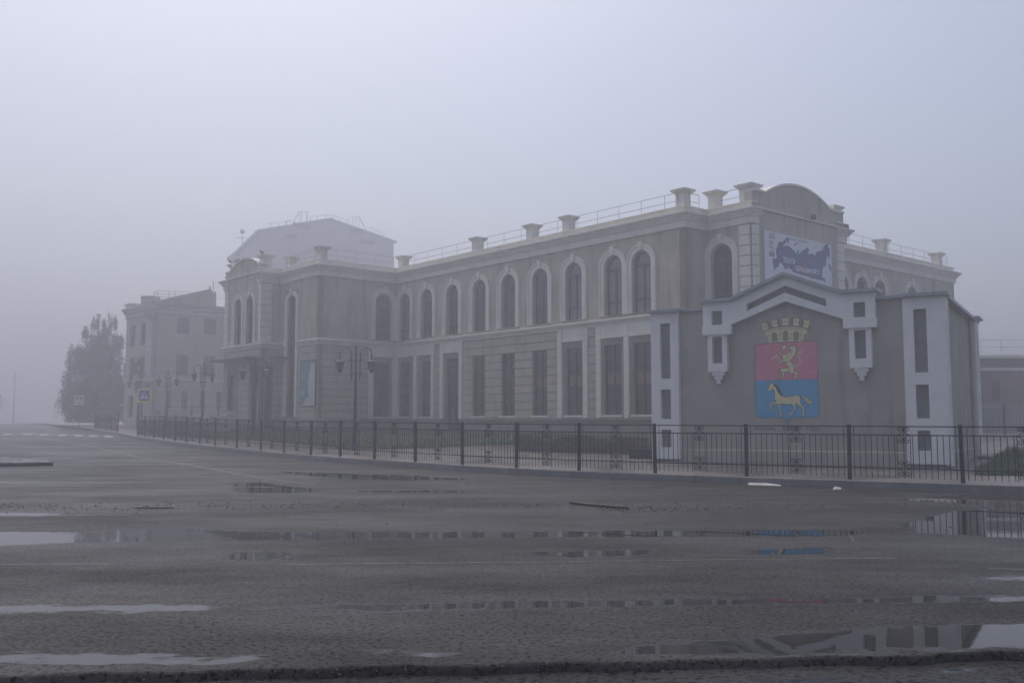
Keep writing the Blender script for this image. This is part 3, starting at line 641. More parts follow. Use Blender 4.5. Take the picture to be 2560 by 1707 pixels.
# quoins on the corner pilasters
def quoin(Fx, a0, a1, z0=6.24, z1=9.78):
    z = z0; q = MB()
    while z < z1-.1: zz = min(z+.44, z1); q.box(Fx, a0, a1, 0, .07, z+.02, zz-.02); z = zz
    q.build('quoins', 'trim', th)
quoin(Fa, 0.07, .62); quoin(Fb, lb-.42, lb-.0); quoin(Fb, .1, .68); quoin(Fq, 1.2-.62, 1.2); quoin(Fp, 0.0, .28); quoin(Fp, lp-.55, lp-.05)
# segmental parapet gables over the banner wall and the entrance pavilion
def gable(Fx, l, e0, e1, z0, zs, zt, thick=.35):
    c = l/2; k = 24; w2 = (e1-e0)/2; cc = (e0+e1)/2; rise = zt-zs; Rr_ = (w2*w2+rise*rise)/(2*rise); zc = zt-Rr_
    top = [(cc+w2-2*w2*i/k, zc+math.sqrt(max(0, Rr_**2-(w2-2*w2*i/k)**2))) for i in range(k+1)]
    lp_ = [(0.02, z0), (l-.02, z0), (l-.02, zs)] + top + [(.02, zs)]
    a_ = MB(); a_.prism(Fx, lp_, -thick, .02); a_.build('parapet_gable', 'plaster', th)
    b_ = MB()                                     # moulded coping
    t2 = [(l-.05, zs)] + top + [(.05, zs)]; up_ = [(p[0], p[1]+.09) for p in t2]
    b_.prism(Fx, t2 + up_[::-1], -thick-.05, .10); b_.box(Fx, .05, l-.05, 0.021, .12, z0-.0, z0+.06); b_.build('coping', 'trim', th)
gable(Fb, lb, 1.25, lb-.95, 10.46, 11.2, 11.88); gable(Fp, lp, .4, 4.4, 10.46, 10.93, 11.5)
# roof pedestals
def ped_mesh(w_, hgt, name='roof_pedestal'):
    mb = MB(); a = w_/2
    mb.box(LOC, -a, a, -a, a, -.35, hgt-.25)
    for k, (e_, z0, z1) in enumerate(((.04, hgt-.25, hgt-.2), (.08, hgt-.2, hgt-.15), (.13, hgt-.15, hgt-.1), (.17, hgt-.1, hgt-.04))): mb.box(LOC, -a-e_, a+e_, -a-e_, a+e_, z0, z1)
    i = len(mb.v); e_ = a+.17; mb.v += [(-e_, -e_, hgt-.04), (e_, -e_, hgt-.04), (e_, e_, hgt-.04), (-e_, e_, hgt-.04), (0, 0, hgt+.05)]; mb.f += [(i, i+1, i+4), (i+1, i+2, i+4), (i+2, i+3, i+4), (i+3, i, i+4)]
    return mb.mesh(name, 'trim')
pm = ped_mesh(.46, .82); pmb = ped_mesh(.56, .84)
for p, big in ((adv(S, u, .33, -.33), 0), (adv(S2, u, -.35, -.25), 0), (adv(S3, u, .42, -.42), 1), (adv(S, u, 5.6+o_, -.33), 0), (adv(S, u, 8.3+o_, -.33), 0), (adv(S, u, 12.8+o_, -.33), 0),
               (adv(I, u, .0, -.5), 0), (adv(T, u, .35, -.35), 0), (adv(Nn, u, -.2, -.6), 0), (adv(Q, u, .42, -.42), 1), (adv(Rr, u, -.35, -.42), 0), (adv(E1, v, -.35, .4), 1),
               (adv(E2, v, .8+3.4, .35), 0), (adv(E2, v, .8+8.2, .35), 0), (adv(E2, v, .8+14.7, .35), 0)):
    inst('roof_pedestal', pmb if big else pm, th, (p[0], p[1], ZT-.0 if p != adv(E1, v, -.35, .4) else ZT), A+R(90))
# roof railing
q = MB()
def rail(a, b, z0=ZT, hh=.72, inn=.35, step=1.35):
    d, l = dirn(a, b); Fx = Fr(a, d); n = max(1, round(l/step))
    for k in range(n+1): q.tube([Fx(l*k/n, -inn, z0-.3), Fx(l*k/n, -inn, z0+hh)], .014, 4)
    for zz in (hh, hh*.5): q.tube([Fx(0, -inn, z0+zz), Fx(l, -inn, z0+zz)], .013, 4)
for a, b in ((S, I), (I, T), (T, Nn), (adv(S3, u, .8), S2), (R5, E2), (S2, S)): rail(a, b)
q.build('roof_railing', 'railing', th)

# ---------------------------------------------------------------- text helper
def text_into(mb, txt, org, ax, width, height, lift):   # ax = horizontal unit direction, outward = ax x z
    cu = bpy.data.curves.new('t', 'FONT'); cu.body = txt; cu.resolution_u = 3; cu.offset = .018; ob = bpy.data.objects.new('t', cu); COL.objects.link(ob)
    bpy.context.view_layer.update(); me = bpy.data.meshes.new_from_object(ob.evaluated_get(bpy.context.evaluated_depsgraph_get()))
    V = [v_.co.copy() for v_ in me.vertices]; x0, x1 = min(p.x for p in V), max(p.x for p in V); y1 = max(p.y for p in V if True)
    caph = {'ОБЪЕДИНЯЕТ!': .72}.get(txt, y1); n = (ax[1], -ax[0])
    i = len(mb.v)
    for p in V:
        s_ = (p.x-x0)/(x1-x0)*width; z_ = p.y/caph*height
        mb.v.append((org[0]+ax[0]*s_+n[0]*lift, org[1]+ax[1]*s_+n[1]*lift, org[2]+z_))
    mb.f += [tuple(i+k for k in f.vertices) for f in me.polygons]
    bpy.data.objects.remove(ob); bpy.data.meshes.remove(me)

# ---------------------------------------------------------------- banner on the corner wall (own thing)
Pb, db = S3, v
def pb(x, y): return onp(Pb, db, 1880+x/8.713, 560+y/8.713)
class FB:                                         # s along v, outward = -u
    def __call__(s, a, n, z): return (Pb[0]+db[0]*a+mu[0]*n, Pb[1]+db[1]*a+mu[1]*n, z)
FB = FB()
bn = thing('banner', 'large white street banner with a purple-blue map and white lettering on the corner wall', 'banner', FB(3.4, 0, 7.2))
q = MB(); q.box(FB, .8, 6.02, .02, .07, 7.15, 9.58); q.build('banner_sheet', 'banner_white', bn)
mp1 = [(410,760),(490,755),(505,740),(510,700),(490,640),(500,600),(490,540),(520,530),(515,490),(540,475),(530,430),(560,400),(590,395),(640,395),(660,370),(700,340),(720,300),(750,285),(765,310),(775,350),(775,410),(760,445),(740,420),(735,370),(715,385),(700,430),(660,450),(650,480),(680,490),(710,465),(750,480),(790,490),(800,520),(840,540),(870,580),(910,610),(930,660),(945,650),(950,590),(985,555),(990,620),(970,680),(1000,650),(1030,620),(1060,590),(1100,560),(1150,545),(1170,510),(1210,560),(1205,610),(1190,660),(1230,660),(1290,645),(1330,700),(1370,660),(1370,615),(1430,600),(1480,580),(1520,560),(1510,530),(1540,500),(1560,455),(1600,438),(1640,445),(1620,480),(1640,530),(1665,560),(1660,620),(1670,700),(1640,760),(1625,700),(1600,710),(1605,770),(1580,800),(1590,900),(1540,930),(1510,980),(1500,1060),(1495,1160),(1550,1190),(1590,1290),(1520,1240),(1300,1190),(1050,1110),(850,1050),(840,1010),(760,960),(715,985),(690,990),(660,940),(630,870),(590,850),(550,870),(540,930),(510,950),(480,970),(465,1025),(450,960),(430,900),(420,830)]
q = MB(); q.prism_flat(FB, [pb(*p) for p in mp1], .074)
for pl_ in ([(1635,860),(1660,890),(1690,950),(1710,1040),(1690,1030),(1650,960),(1635,910)], [(885,500),(885,460),(930,420),(1000,430),(960,438),(912,465)], [(1325,545),(1335,520),(1380,508),(1350,530)]):
    q.prism_flat(FB, [pb(*p) for p in pl_], .074)
q.build('printed_map', 'map_print', bn)
q = MB(); s0, z0 = pb(640, 838); s1, _ = pb(915, 880); zt = pb(640, 718)[1]; text_into(q, 'ТЕАТР', FB(s0, 0, z0), v, s1-s0, zt-z0, .078)
s0, z0 = pb(915, 1015); s1, _ = pb(1447, 1108); zt = pb(915, 918)[1]; text_into(q, 'ОБЪЕДИНЯЕТ!', FB(s0, 0, z0), v, s1-s0, zt-z0, .078); q.build('lettering', 'banner_text', bn)
s0, z0 = pb(330, 290); s1, _ = pb(395, 300); s2, _ = pb(465, 310); zt = pb(330, 225)[1]
q = MB(); text_into(q, '20', FB(s0, 0, z0), v, s1-s0, zt-z0, .078)
q.ribbon(FB, [pb(335, 207), pb(460, 230)], .03, .078); q.ribbon(FB, [pb(330, 300), pb(400, 315)], .02, .078)
for k in range(5): y_ = 620+k*14; q.ribbon(FB, [pb(340, y_), pb(455, y_+22)], .02, .078)
q.build('printed_lines', 'banner_blue', bn)
q = MB(); text_into(q, '26', FB(s1+.02, 0, pb(398, 303)[1]), v, s2-s1, zt-z0, .078); q.ribbon(FB, [pb(345, 692), pb(465, 715)], .03, .078); q.ribbon(FB, [pb(400, 315), pb(460, 328)], .02, .078); q.ribbon(FB, [pb(345, 590), pb(455, 612)], .03, .078); q.build('printed_accents', 'banner_red', bn)
q = MB(); rr = random.Random(9)
for k in range(46):                               # black drawing in the badge
    x_, y_ = rr.uniform(345, 440), rr.uniform(370, 520); x_ = min(x_, 380+(y_-350)*.6); q.ribbon(FB, [pb(x_, y_), pb(x_+rr.uniform(-18, 22), y_+rr.uniform(-22, 25))], .022, .079)
q.ribbon(FB, [pb(345, 350), pb(345, 525)], .02, .079); q.ribbon(FB, [pb(345, 525), pb(460, 550)], .03, .079); q.ribbon(FB, [pb(780, 330), pb(935, 355)], .05, .079) 
for k in range(2): q.ribbon(FB, [pb(950, 350+k*22), pb(1195, 395+k*18)], .025, .079)
q.build('printed_emblem', 'tower', bn)
# poster frame by the narrow window
def pp_(x, y): return onp(T, u, 730+x/10.45, 880+y/10.45)
po = thing('wall_poster', 'tall cyan and white poster in a frame on the rusticated corner beside the narrow window', 'poster', Fn(1.1, 0, 2.35))
q = MB(); q.box(Fn, .15, 1.98, .0, .05, 2.32, 4.98); q.build('frame', 'frame', po)
q = MB(); q.box(Fn, .22, 1.90, .045, .058, 2.39, 4.91); q.build('sheet', 'poster_white', po)
cy_ = [(240,275),(610,252),(605,290),(520,300),(510,400),(465,560),(460,700),(430,800),(440,950),(445,1050),(470,1130),(430,1200),(380,1220),(350,1290),(340,1365),(215,1385)]
q = MB(); q.prism_flat(Fn, [(min(1.9, max(.22, pp_(*p)[0])), min(4.9, max(2.4, pp_(*p)[1]))) for p in cy_], .062); q.build('printed_panel', 'poster_cyan', po)
q = MB()
for k, yy in enumerate((560, 640, 700, 880, 1005, 1045, 1080, 1110)): q.ribbon(Fn, [pp_(255, yy), pp_(340+(k % 3)*12, yy-4)], .05, .066)
q.build('printed_lines', 'poster_white', po)

# floodlights above the banner
def floodlight(loc, label, rz):
    t = thing('floodlight', label, 'floodlight', loc, 'floodlights on the banner wall', rz); t.scale = (.6,)*3
    q = MB(); q.box(LOC, -.2, .2, .06, .22, .05, .33); q.box(LOC, -.22, .22, .2, .24, .03, .35); q.build('housing', 'metal_dark', t)
    q = MB(); q.box(LOC, -.03, .03, -.1, .1, 0, .06); q.box(LOC, -.24, -.21, .08, .16, .0, .2); q.box(LOC, .21, .24, .08, .16, .0, .2); q.box(LOC, -.24, .24, .08, .14, -.02, .01); q.build('bracket', 'metal_dark', t)
p = FB(4.4, .12, 10.53); floodlight(p, 'small dark floodlight on the ledge above the middle of the banner', A+R(180)+R(90)-R(90)+R(0))
p = FB(7.15, .12, 10.45); floodlight(p, 'dark floodlight on the cornice block at the right end of the banner wall', Fb.a)

# ================================================================ ANNEX with the coat of arms
B0 = R(59); a_ = (-math.sin(B0), math.cos(B0)); Bs = R(58.6); b_ = (math.cos(Bs), math.sin(Bs)); AR = (11.59, 25.8)
AW = 8.33; AD = 8.5; G0 = gz(26)
an = thing('entrance_annex', 'low grey annex with white pediment trim and a painted coat of arms', 'annex', (AR[0], AR[1], 0))
Ff = Fr(AR, a_); AL = adv(AR, a_, AW); ARb = adv(AR, b_, AD); ALb = adv(AL, b_, AD)
Fs = Fr(ARb, (-b_[0], -b_[1])); Fl = Fr(AL, b_)
q = MB(); q.prism(Ff, [(0.02, -.2), (AW-.02, -.2), (AW-.02, 4.84), (6.5, 4.84), (6.5, 5.06), (5.72, 5.06), (4.1, 5.7), (2.5, 5.06), (1.7, 5.06), (1.7, 4.84), (0.02, 4.84)], -.3, 0)
q.box(Fs, .02, AD-.3, -.3, 0, -.2, 4.84); q.box(Fl, .3, AD, -.3, 0, -.2, 4.84); q.box(Fr(ALb, mu), 0, .1, 0, .1, 0, .1)
d, l = dirn(ALb, ARb); 
q.box(Fr(ARb, a_), 0, AW, 0, .3, -.2, 4.84)
q.build('wall', 'annex_wall', an)
q = MB(); q.sweep([ARb, AR, AL, ALb], [(-.05, -.3), (.05, -.3), (.05, .58), (.0, .62), (-.05, .62)]); q.build('plinth', 'annex_wall', an)
ch = [(.27, .6, 2.77, 4.5), (.27, .6, 1.53, 2.44), (.27, .6, .66, 1.2)]
def column(Fx, s0, s1, nm='column', z0=.3, side=None, thk=.17, hx=None):
    q = MB(); hs_ = []
    w_ = s1-s0; x0, x1 = hx or (s0+w_*.32, s1-w_*.32)
    for (_, _, c, d_) in ch: hs_.append(rect(x0, x1, c, d_))
    q.prism(Fx, rect(s0, s1, z0, 4.84), .0, thk, hs_, back=False); o = q.build(nm, 'annex_trim', an)
    q = MB()
    for (_, _, c, d_) in ch: q.prism_flat(Fx, rect(x0, x1, c, d_), .02)
    q.v = [(a-AR[0], b-AR[1], c) for a, b, c in q.v]; r = q.build('recess', 'annex_recess'); r.parent = o
column(Ff, -.17, .9, hx=(.3, .63)); column(Ff, 7.42, AW, hx=(7.69, 8.02))
column(Fs, AD-.62, AD+.0, hx=(AD-.38, AD-.26), z0=.24); column(Fs, .05, 1.1, hx=(.45, .7), z0=.2); q = MB(); q.box(Fs, 1.1, 1.6, 0, .08, .1, 4.84); q.build('pilaster', 'annex_wall', an); q = MB(); q.box(Fl, 0, .5, 0, .06, .1, 4.84); q.build('pilaster', 'annex_wall', an)
q = MB()
outer = [(1.6, 4.33), (2.46, 4.33), (4.1, 4.95), (5.78, 4.33), (6.6, 4.33), (6.6, 5.06), (5.72, 5.06), (4.1, 5.7), (2.5, 5.06), (1.6, 5.06)]
chev = [(2.93, 4.72), (4.1, 5.2), (5.25, 4.72), (5.25, 4.93), (4.1, 5.41), (2.93, 4.93)]
b1, b2 = rect(1.87, 2.19, 4.36, 4.79), rect(6.0, 6.33, 4.36, 4.79)
q.prism(Ff, outer, 0.002, .2, [chev, b1, b2], back=False); tr_ = q.build('pediment_trim', 'annex_trim', an)
q = MB(); [q.prism_flat(Ff, x_, .02) for x_ in (chev, b1, b2)]; q.v = [(a-AR[0], b-AR[1], c) for a, b, c in q.v]; r = q.build('recess', 'annex_recess'); r.parent = tr_
for c in (2.03, 6.17):                            # hanging brackets with stepped ends
    q = MB(); q.box(Ff, c-.46, c+.44, .0, .25, 4.06, 4.33); q.prism(Ff, rect(c-.3, c+.3, 2.94, 4.06), .002, .19, [rect(c-.15, c+.16, 3.2, 4.0)], back=False)
    q.box(Ff, c-.18, c+.18, .0, .17, 2.83, 2.94); q.box(Ff, c-.125, c+.125, .0, .15, 2.72, 2.83); q.box(Ff, c-.06, c+.06, .0, .13, 2.59, 2.72)
    o = q.build('bracket', 'annex_trim', an); q = MB(); q.prism_flat(Ff, rect(c-.15, c+.16, 3.2, 4.0), .02); q.v = [(x-AR[0], y-AR[1], z_) for x, y, z_ in q.v]; r = q.build('recess', 'annex_recess'); r.parent = o
q = MB()                                          # metal copings
def cap(Fx, s0, s1, z, n0=-.34, n1=.12, t=.09): q.box(Fx, s0, s1, n0, n1, z, z+t)
cap(Ff, -.28, .98, 4.84, n1=.3); cap(Ff, 7.36, 8.42, 4.84, n1=.3); cap(Ff, .98, 1.6, 4.84); cap(Ff, 6.6, 7.36, 4.84)
q.prism(Ff, [(1.5, 5.06), (2.52, 5.06), (4.1, 5.7), (5.7, 5.06), (6.7, 5.06), (6.7, 5.15), (5.72, 5.15), (4.1, 5.80), (2.5, 5.15), (1.5, 5.15)], -.34, .34)
cap(Fs, -.12, AD-.34, 4.84, n1=.2); cap(Fl, .35, AD+.1, 4.84, n1=.12); cap(Fs, -.15, 1.15, 4.93, n1=.32, t=.06)
q.build('coping', 'roof_metal', an)
q = MB()                                          # roof: low gable running back, flat flanks
bk = 14.5
def fr3(s_, n_, z_): return Ff(s_, -n_, z_)
for (sa, za), (sb, zb) in (((.2, 4.75), (1.7, 4.80)), ((1.7, 5.0), (4.1, 5.66)), ((4.1, 5.66), (6.5, 5.0)), ((6.5, 4.80), (8.1, 4.75))):
    D_ = bk if 1.6 < (sa+sb)/2 < 6.6 else AD
    q.poly([fr3(sa, .3, za), fr3(sb, .3, zb), fr3(sb, D_, zb), fr3(sa, D_, za)])
q.box(Ff, 1.7, 1.75, -bk, -.3, .0, 5.0); q.box(Ff, 6.45, 6.5, -bk, -.3, 0, 5.0)
q.build('roof', 'roof_metal', an)
# coat of arms painted on the wall (part of the annex)
def pc(x, y): return onp(AR, a_, 1780+x/4.6125, 780+y/4.6125)
mur = MB(); sh_line = [(498,370),(1215,330),(1218,480),(1222,770),(1238,1150),(1232,1190),(1200,1212),(1080,1215),(925,1215),(885,1240),(868,1278),(855,1245),(810,1215),(560,1217),(520,1200),(505,1160),(500,790)]
mur.prism_flat(Ff, [pc(*p) for p in sh_line], .004); cr_ = mur.build('coat_of_arms', 'paint_blue', an)
def msub(name, m_, polys, n_, lines=(), lw=.018):
    q = MB(); [q.prism_flat(Ff, [pc(*p) for p in P_], n_) for P_ in polys]
    for L_, cl in lines: q.ribbon(Ff, [pc(*p) for p in L_], lw, n_, cl)
    q.v = [(a-AR[0], b-AR[1], c) for a, b, c in q.v]; o = q.build(name, m_); o.parent = cr_
msub('red_field', 'paint_red', [[(498,370),(1215,330),(1222,770),(500,790)]], .006)
rim = [(580,238),(585,222),(650,200),(740,178),(850,165),(960,168),(1050,180),(1125,203),(1125,215),(1040,200),(950,190),(850,188),(740,198),(660,218),(590,242)]
body = [(600,242),(640,290),(655,358),(760,347),(860,339),(960,336),(1045,342),(1060,285),(1075,255),(1105,220),(1040,200),(950,190),(850,188),(740,198),(660,218)]
mer = [[(565,135),(635,112),(662,195),(588,220)],[(682,92),(752,80),(768,168),(700,180)],[(803,70),(890,64),(886,155),(808,160)],[(935,65),(1015,72),(1003,165),(930,158)],[(1062,85),(1140,100),(1110,190),(1042,175)]]
mers = [[(635,112),(655,108),(690,185),(662,195)],[(752,80),(778,78),(785,165),(768,168)],[(935,65),(930,158),(905,158),(912,72)],[(1062,85),(1042,175),(1025,172),(1042,90)]]
ars = [[(693,345),(690,260),(700,238),(718,230),(740,238),(750,260),(758,340)],[(820,332),(820,235),(835,213),(850,210),(868,215),(878,235),(876,330)],[(943,330),(940,245),(952,222),(970,216),(992,222),(1003,245),(995,332)]]
msub('crown', 'paint_cream', [body, rim]+mer, .007); msub('crown_shading', 'paint_shade', mers+ars, .009)
br = []
for yy in (262, 288, 314): br.append(([(625 if yy < 270 else 640, yy+14), (740, yy-2), (850, yy-8), (960, yy-6), (1070 if yy < 270 else 1060, yy+4)], False))
for x_, y0_ in ((660,225),(780,200),(905,195),(1035,215),(672,262),(790,245),(915,240),(1020,250),(780,300),(905,290),(1025,300)): br.append(([(x_, y0_), (x_+1, y0_+26)], False))
for P_ in mer: (x0_, y0_), (x1_, y1_), (x2_, y2_), (x3_, y3_) = P_; br.append(([((x0_+x3_)/2, (y0_+y3_)/2), ((x1_+x2_)/2, (y1_+y2_)/2)], False))
msub('crown_masonry', 'paint_shade', [], .010, br, .011)
lion = [(890,395),(905,388),(925,400),(930,388),(955,385),(975,385),(965,398),(980,405),(972,418),(985,430),(972,440),(982,455),(965,460),(972,475),(955,485),(958,505),(940,515),(925,535),(915,560),(918,585),(935,605),(950,625),(950,650),(945,680),(965,685),(998,685),(990,710),(985,740),(965,775),(925,777),(925,765),(950,755),(960,735),(958,715),(940,705),(915,712),(900,700),(895,680),(870,700),(850,685),(842,700),(828,740),(815,770),(765,780),(768,768),(795,755),(803,740),(810,715),(815,695),(795,695),(800,685),(775,675),(790,665),(768,655),(800,652),(830,645),(865,643),(885,650),(875,625),(855,605),(850,590),(860,578),(830,570),(800,580),(803,600),(785,610),(770,600),(765,590),(785,565),(820,548),(805,530),(820,520),(805,505),(780,485),(755,480),(765,465),(785,452),(800,475),(825,490),(845,492),(870,480),(880,465),(910,445),(905,430),(890,415)]
heart = [(795,405),(825,380),(850,378),(862,395),(858,415),(830,440),(800,425)]
tail = [(950,628),(990,622),(1012,602),(1018,565),(1005,535),(1000,500),(1000,470),(1015,450),(1035,452),(1045,470),(1030,482),(1018,475)]
horse = [(640,905),(648,915),(665,905),(690,900),(705,880),(715,900),(722,930),(725,965),(720,990),(735,1020),(740,1035),(700,1042),(672,1052),(670,1090),(668,1125),(680,1150),(690,1150),(685,1120),(688,1090),(692,1065),(730,1060),(755,1062),(765,1090),(780,1140),(790,1180),(782,1205),(800,1208),(808,1180),(800,1150),(785,1100),(782,1060),(810,1055),(860,1062),(920,1058),(930,1080),(945,1100),(940,1120),(900,1165),(888,1200),(905,1200),(918,1180),(945,1140),(970,1110),(965,1080),(958,1050),(980,1060),(1020,1085),(1045,1105),(1045,1150),(1035,1195),(1050,1200),(1070,1180),(1065,1130),(1060,1095),(1030,1065),(1022,1035),(1020,1000),(1010,970),(985,960),(940,962),(900,972),(850,978),(815,970),(800,940),(790,910),(770,870),(740,835),(710,825),(700,815),(685,820),(665,835),(660,850),(655,880)]
htail = [(1020,968),(1055,965),(1090,980),(1115,1010),(1160,1035),(1155,1055),(1120,1062),(1090,1045),(1070,1020),(1055,990),(1040,980)]
mane = [(705,830),(740,835),(775,870),(795,915),(810,970),(795,965),(780,950),(775,935),(760,925),(755,905),(745,895),(738,870),(725,860),(710,845)]
msub('lion_and_horse', 'paint_cream', [lion, heart, horse, htail], .008, [(tail, False), ([(762,482),(690,550)], False), ([(740,522),(765,520),(780,538),(778,560)], False)], .03)
msub('outline', 'paint_line', [], .011, [(P_, True) for P_ in [lion, horse, htail, heart, sh_line, rim]+mer]+[([(860,578),(885,580),(905,545)], False), ([(880,505),(870,525)], False), ([(900,470),(885,500)], False), ([(925,450),(915,480)], False), ([(1060,975),(1100,1030),(1130,1050)], False), ([(675,850),(680,848)], False)], .011)
msub('mane', 'paint_line', [mane], .012)
q = MB(); ax = (-a_[0], -a_[1])
def pct(x, y): return onp(AR, a_, 1600+x*.5357, 420+y*.5357)
for txt, x0_, x1_, hz in (('Н', 533, 549, 21), ('ОЯБРЬ', 552, 633, 16), ('1854', 670, 742, 21), ('ГОДА', 779, 843, 17)):
    s0, z0 = pct(x0_, 1224); s1, _ = pct(x1_, 1224); z1 = pct(x0_, 1224-hz)[1]; p = Ff(s0, 0, z0); text_into(q, txt, p, ax, s0-s1, z1-z0, .006)
q.build('inscription', 'letter', an)
# side steps by the far end of the annex
q = MB(); q.box(Fs, -.3, 2.6, .22, 1.9, .1, .34); q.box(Fs, 1.2, 3.6, .22, 1.3, .1, .22); tag(q.build('door_steps', 'wood_red'), 'two low dark red-brown steps against the side wall of the annex', 'steps')

# ================================================================ fences
def bar(mb, a, b, r): mb.tube([a, b], r, 4)
def spiral(c, sx, sz):                            # one C-scroll: from the outer bar at the rail to the middle, then curling outward
    pts = [(.128, 0), (.09, .022), (.045, .05), (.012, .09)]
    cx, cz = .068, .128
    for k in range(15):
        an_ = math.pi + (-1)*k/14*3.3*math.pi/2*1.35; r = .056*(1-.62*k/14); pts.append((cx+r*math.cos(an_), cz-r*math.sin(an_)*(-1)))
    return [(c[0]+sx*p[0], c[1]+sz*p[1]) for p in pts]
def fence(points, label, group=None, H=1.2, ornate=True, nb=16, cat='fence'):
    root = thing('metal_fence', label, cat, (points[0][0], points[0][1], gz(points[0][1])), group)
    for p in points:
        z = gz(p[1]); q = MB(); d, _ = dirn(points[0], points[-1]); F = Fr(p, d); lx_ = .012*math.sin(p[0]*5.1); ly_ = .012*math.cos(p[1]*3.7)
        q.box(F, -.033, .033, -.033, .033, z-.05, z+H); q.box(F, -.036, .036, -.036, .036, z+H, z+H+.012); q.v = [(a+lx_*(c-z), b+ly_*(c-z), c) for a, b, c in q.v]; q.build('post', 'metal_dark', root)
    for p, p2 in zip(points, points[1:]):
        d, l = dirn(p, p2); F = Fr(p, d); za, zb = gz(p[1]), gz(p2[1]); zz = lambda s_: za+(zb-za)*s_/l
        q = MB(); e0, e1 = .04, l-.04
        for hz, r in ((H-.03, .017), (H*.82, .017), (H*.22, .017)): bar(q, F(e0-.03, 0, zz(0)+hz), F(e1+.03, 0, zz(l)+hz), r)
        for s_ in (e0+.07, e1-.07): bar(q, F(s_, 0, zz(s_)+.06), F(s_, 0, zz(s_)+H-.03), .0095)
        for k in range(1, nb+1):
            s_ = e0+.07+(e1-e0-.14)*k/(nb+1)
            if ornate and abs(s_-l/2) < .12*1: continue
            bar(q, F(s_, 0, zz(s_)+.06), F(s_, 0, zz(s_)+H*.82), .0095)
        if ornate:
            for s_ in (l/2-.135, l/2, l/2+.135): bar(q, F(s_, 0, zz(s_)+.06), F(s_, 0, zz(s_)+(H*.82 if s_ != l/2 else H-.03)), .0095)
        pn = q.build('fence_panel', 'metal_dark', root)
        if ornate:
            for hz in (H*.82, H*.22):
                q = MB()
                for sx in (1, -1):
                    for sz in (1, -1):
                        P_ = spiral((l/2, hz), sx, sz*(.98 if hz > .5 else .9)); q.tube([F(a, 0.012, zz(l/2)+z_) for a, z_ in P_], .012, 4)
                off = wl(root); q.v = [(a-off[0], b-off[1], c-off[2]) for a, b, c in q.v]; o = q.build('scroll_ornament', 'metal_dark'); o.parent = pn
    return root
fence(post_xy, 'long black railing with scroll ornaments running along the kerb in front of the theatre')
fence(short_xy, 'short black railing section in the mist between the crossing and the big tree')
# park-style fence far left behind the lawn
fence([(-25.5,70.5),(-22.8,68.2),(-20.2,66.0),(-18.4,64.3)], 'tall faint dark fence in front of the old three-storey building', H=1.75, ornate=False, nb=12)
fence([(24.3,53.6),(27.6,53.8),(31.2,54),(35,54.2)], 'tall black picket fence beyond the annex in front of the brick building', H=1.9, ornate=False, nb=16)

# ================================================================ street lamps
def lamp_parts():
    parts = {}
    q = MB(); q.lathe((0, 0, 0), [(.13, 0), (.13, .06), (.11, .08), (.095, .3), (.085, .95), (.10, .98), (.07, 1.02), (.062, 1.9), (.075, 1.95), (.055, 2.0), (.045, 2.75), (.06, 2.8), (.04, 2.86), (.035, 4.1), (.05, 4.14), (.03, 4.17), (.035, 4.2), (.005, 4.26)], 10)
    parts['pole'] = q.mesh('pole', 'metal_dark')
    q = MB()
    for z in (3.08, 3.62): q.box(LOC, -.27, .27, -.02, .02, z-.018, z+.018); q.lathe((0, 0, z-.03), [(.06, 0), (.06, .06)], 8)
    for s_ in (-1, 1):
        for z in (3.08, 3.62): q.lathe((s_*.19, 0, z-.03), [(.035, 0), (.035, .06)], 6)
    parts['bracket'] = q.mesh('bracket', 'metal_dark')
    q = MB(); c = (.41, 3.9); r = .23
    pts = [(.16, 0, 2.8), (.17, 0, 3.3), (.18, 0, 3.85)] + [(c[0]-r*math.cos(math.pi*k/12), 0, c[1]+r*math.sin(math.pi*k/12)) for k in range(1, 13)] + [(.64, 0, 3.74)]
    q.tube(pts, .022, 6); q.lathe((.64, 0, 3.68), [(.025, .1), (.04, .06), (.03, .0)], 8); parts['arm'] = q.mesh('arm', 'metal_dark')
    q = MB(); q.lathe((.64, 0, 0), [(.02, 3.7), (.07, 3.66), (.10, 3.62), (.21, 3.57), (.215, 3.55), (.16, 3.54)], 6); q.lathe((.64, 0, 0), [(.095, 3.22), (.08, 3.16), (.03, 3.12), (.005, 3.06)], 6)
    for k in range(6):
        an_ = 2*math.pi*k/6; q.tube([(.64+.18*math.cos(an_), .18*math.sin(an_), 3.55), (.64+.13*math.cos(an_), .13*math.sin(an_), 3.38), (.64+.09*math.cos(an_), .09*math.sin(an_), 3.2)], .012, 4)
    parts['lantern'] = q.mesh('lantern', 'metal_dark')
    q = MB(); q.lathe((.64, 0, 0), [(.165, 3.545), (.12, 3.38), (.08, 3.21)], 6); parts['glass'] = q.mesh('lantern_glass', 'lantern_glass')
    return parts
LPm = lamp_parts()
def lamp(x, y, rz, sc, z, label):
    t = thing('street_lamp', label, 'street lamp', (x, y, z), 'twin-lantern street lamps on the lawn', rz); t.scale = (sc, sc, sc)
    sub('pole', LPm['pole'], t); sub('bracket', LPm['bracket'], t)
    for k in range(2):
        o = sub('arm', LPm['arm'], t); o.rotation_euler = (0, 0, math.pi*k); o2 = sub('lantern', LPm['lantern'], t); o2.rotation_euler = (0, 0, math.pi*k); sub('lantern_glass', LPm['glass'], o2)
lamp(-6.3, 38.5, R(4), .99, gz(38.5)+.0, 'nearest twin-lantern lamp, tall against the rusticated grey corner')
lamp(-13.1, 48.6, R(-8), .98, .56, 'twin-lantern lamp standing in front of the canopied entrance')
lamp(-18.9, 58.5, R(52), 1.0, .82, 'twin-lantern lamp seen nearly edge-on, left of the entrance steps')
lamp(-23.4, 65, R(-5), .98, .88, 'twin-lantern lamp right of the nearer crossing sign, before the old building')
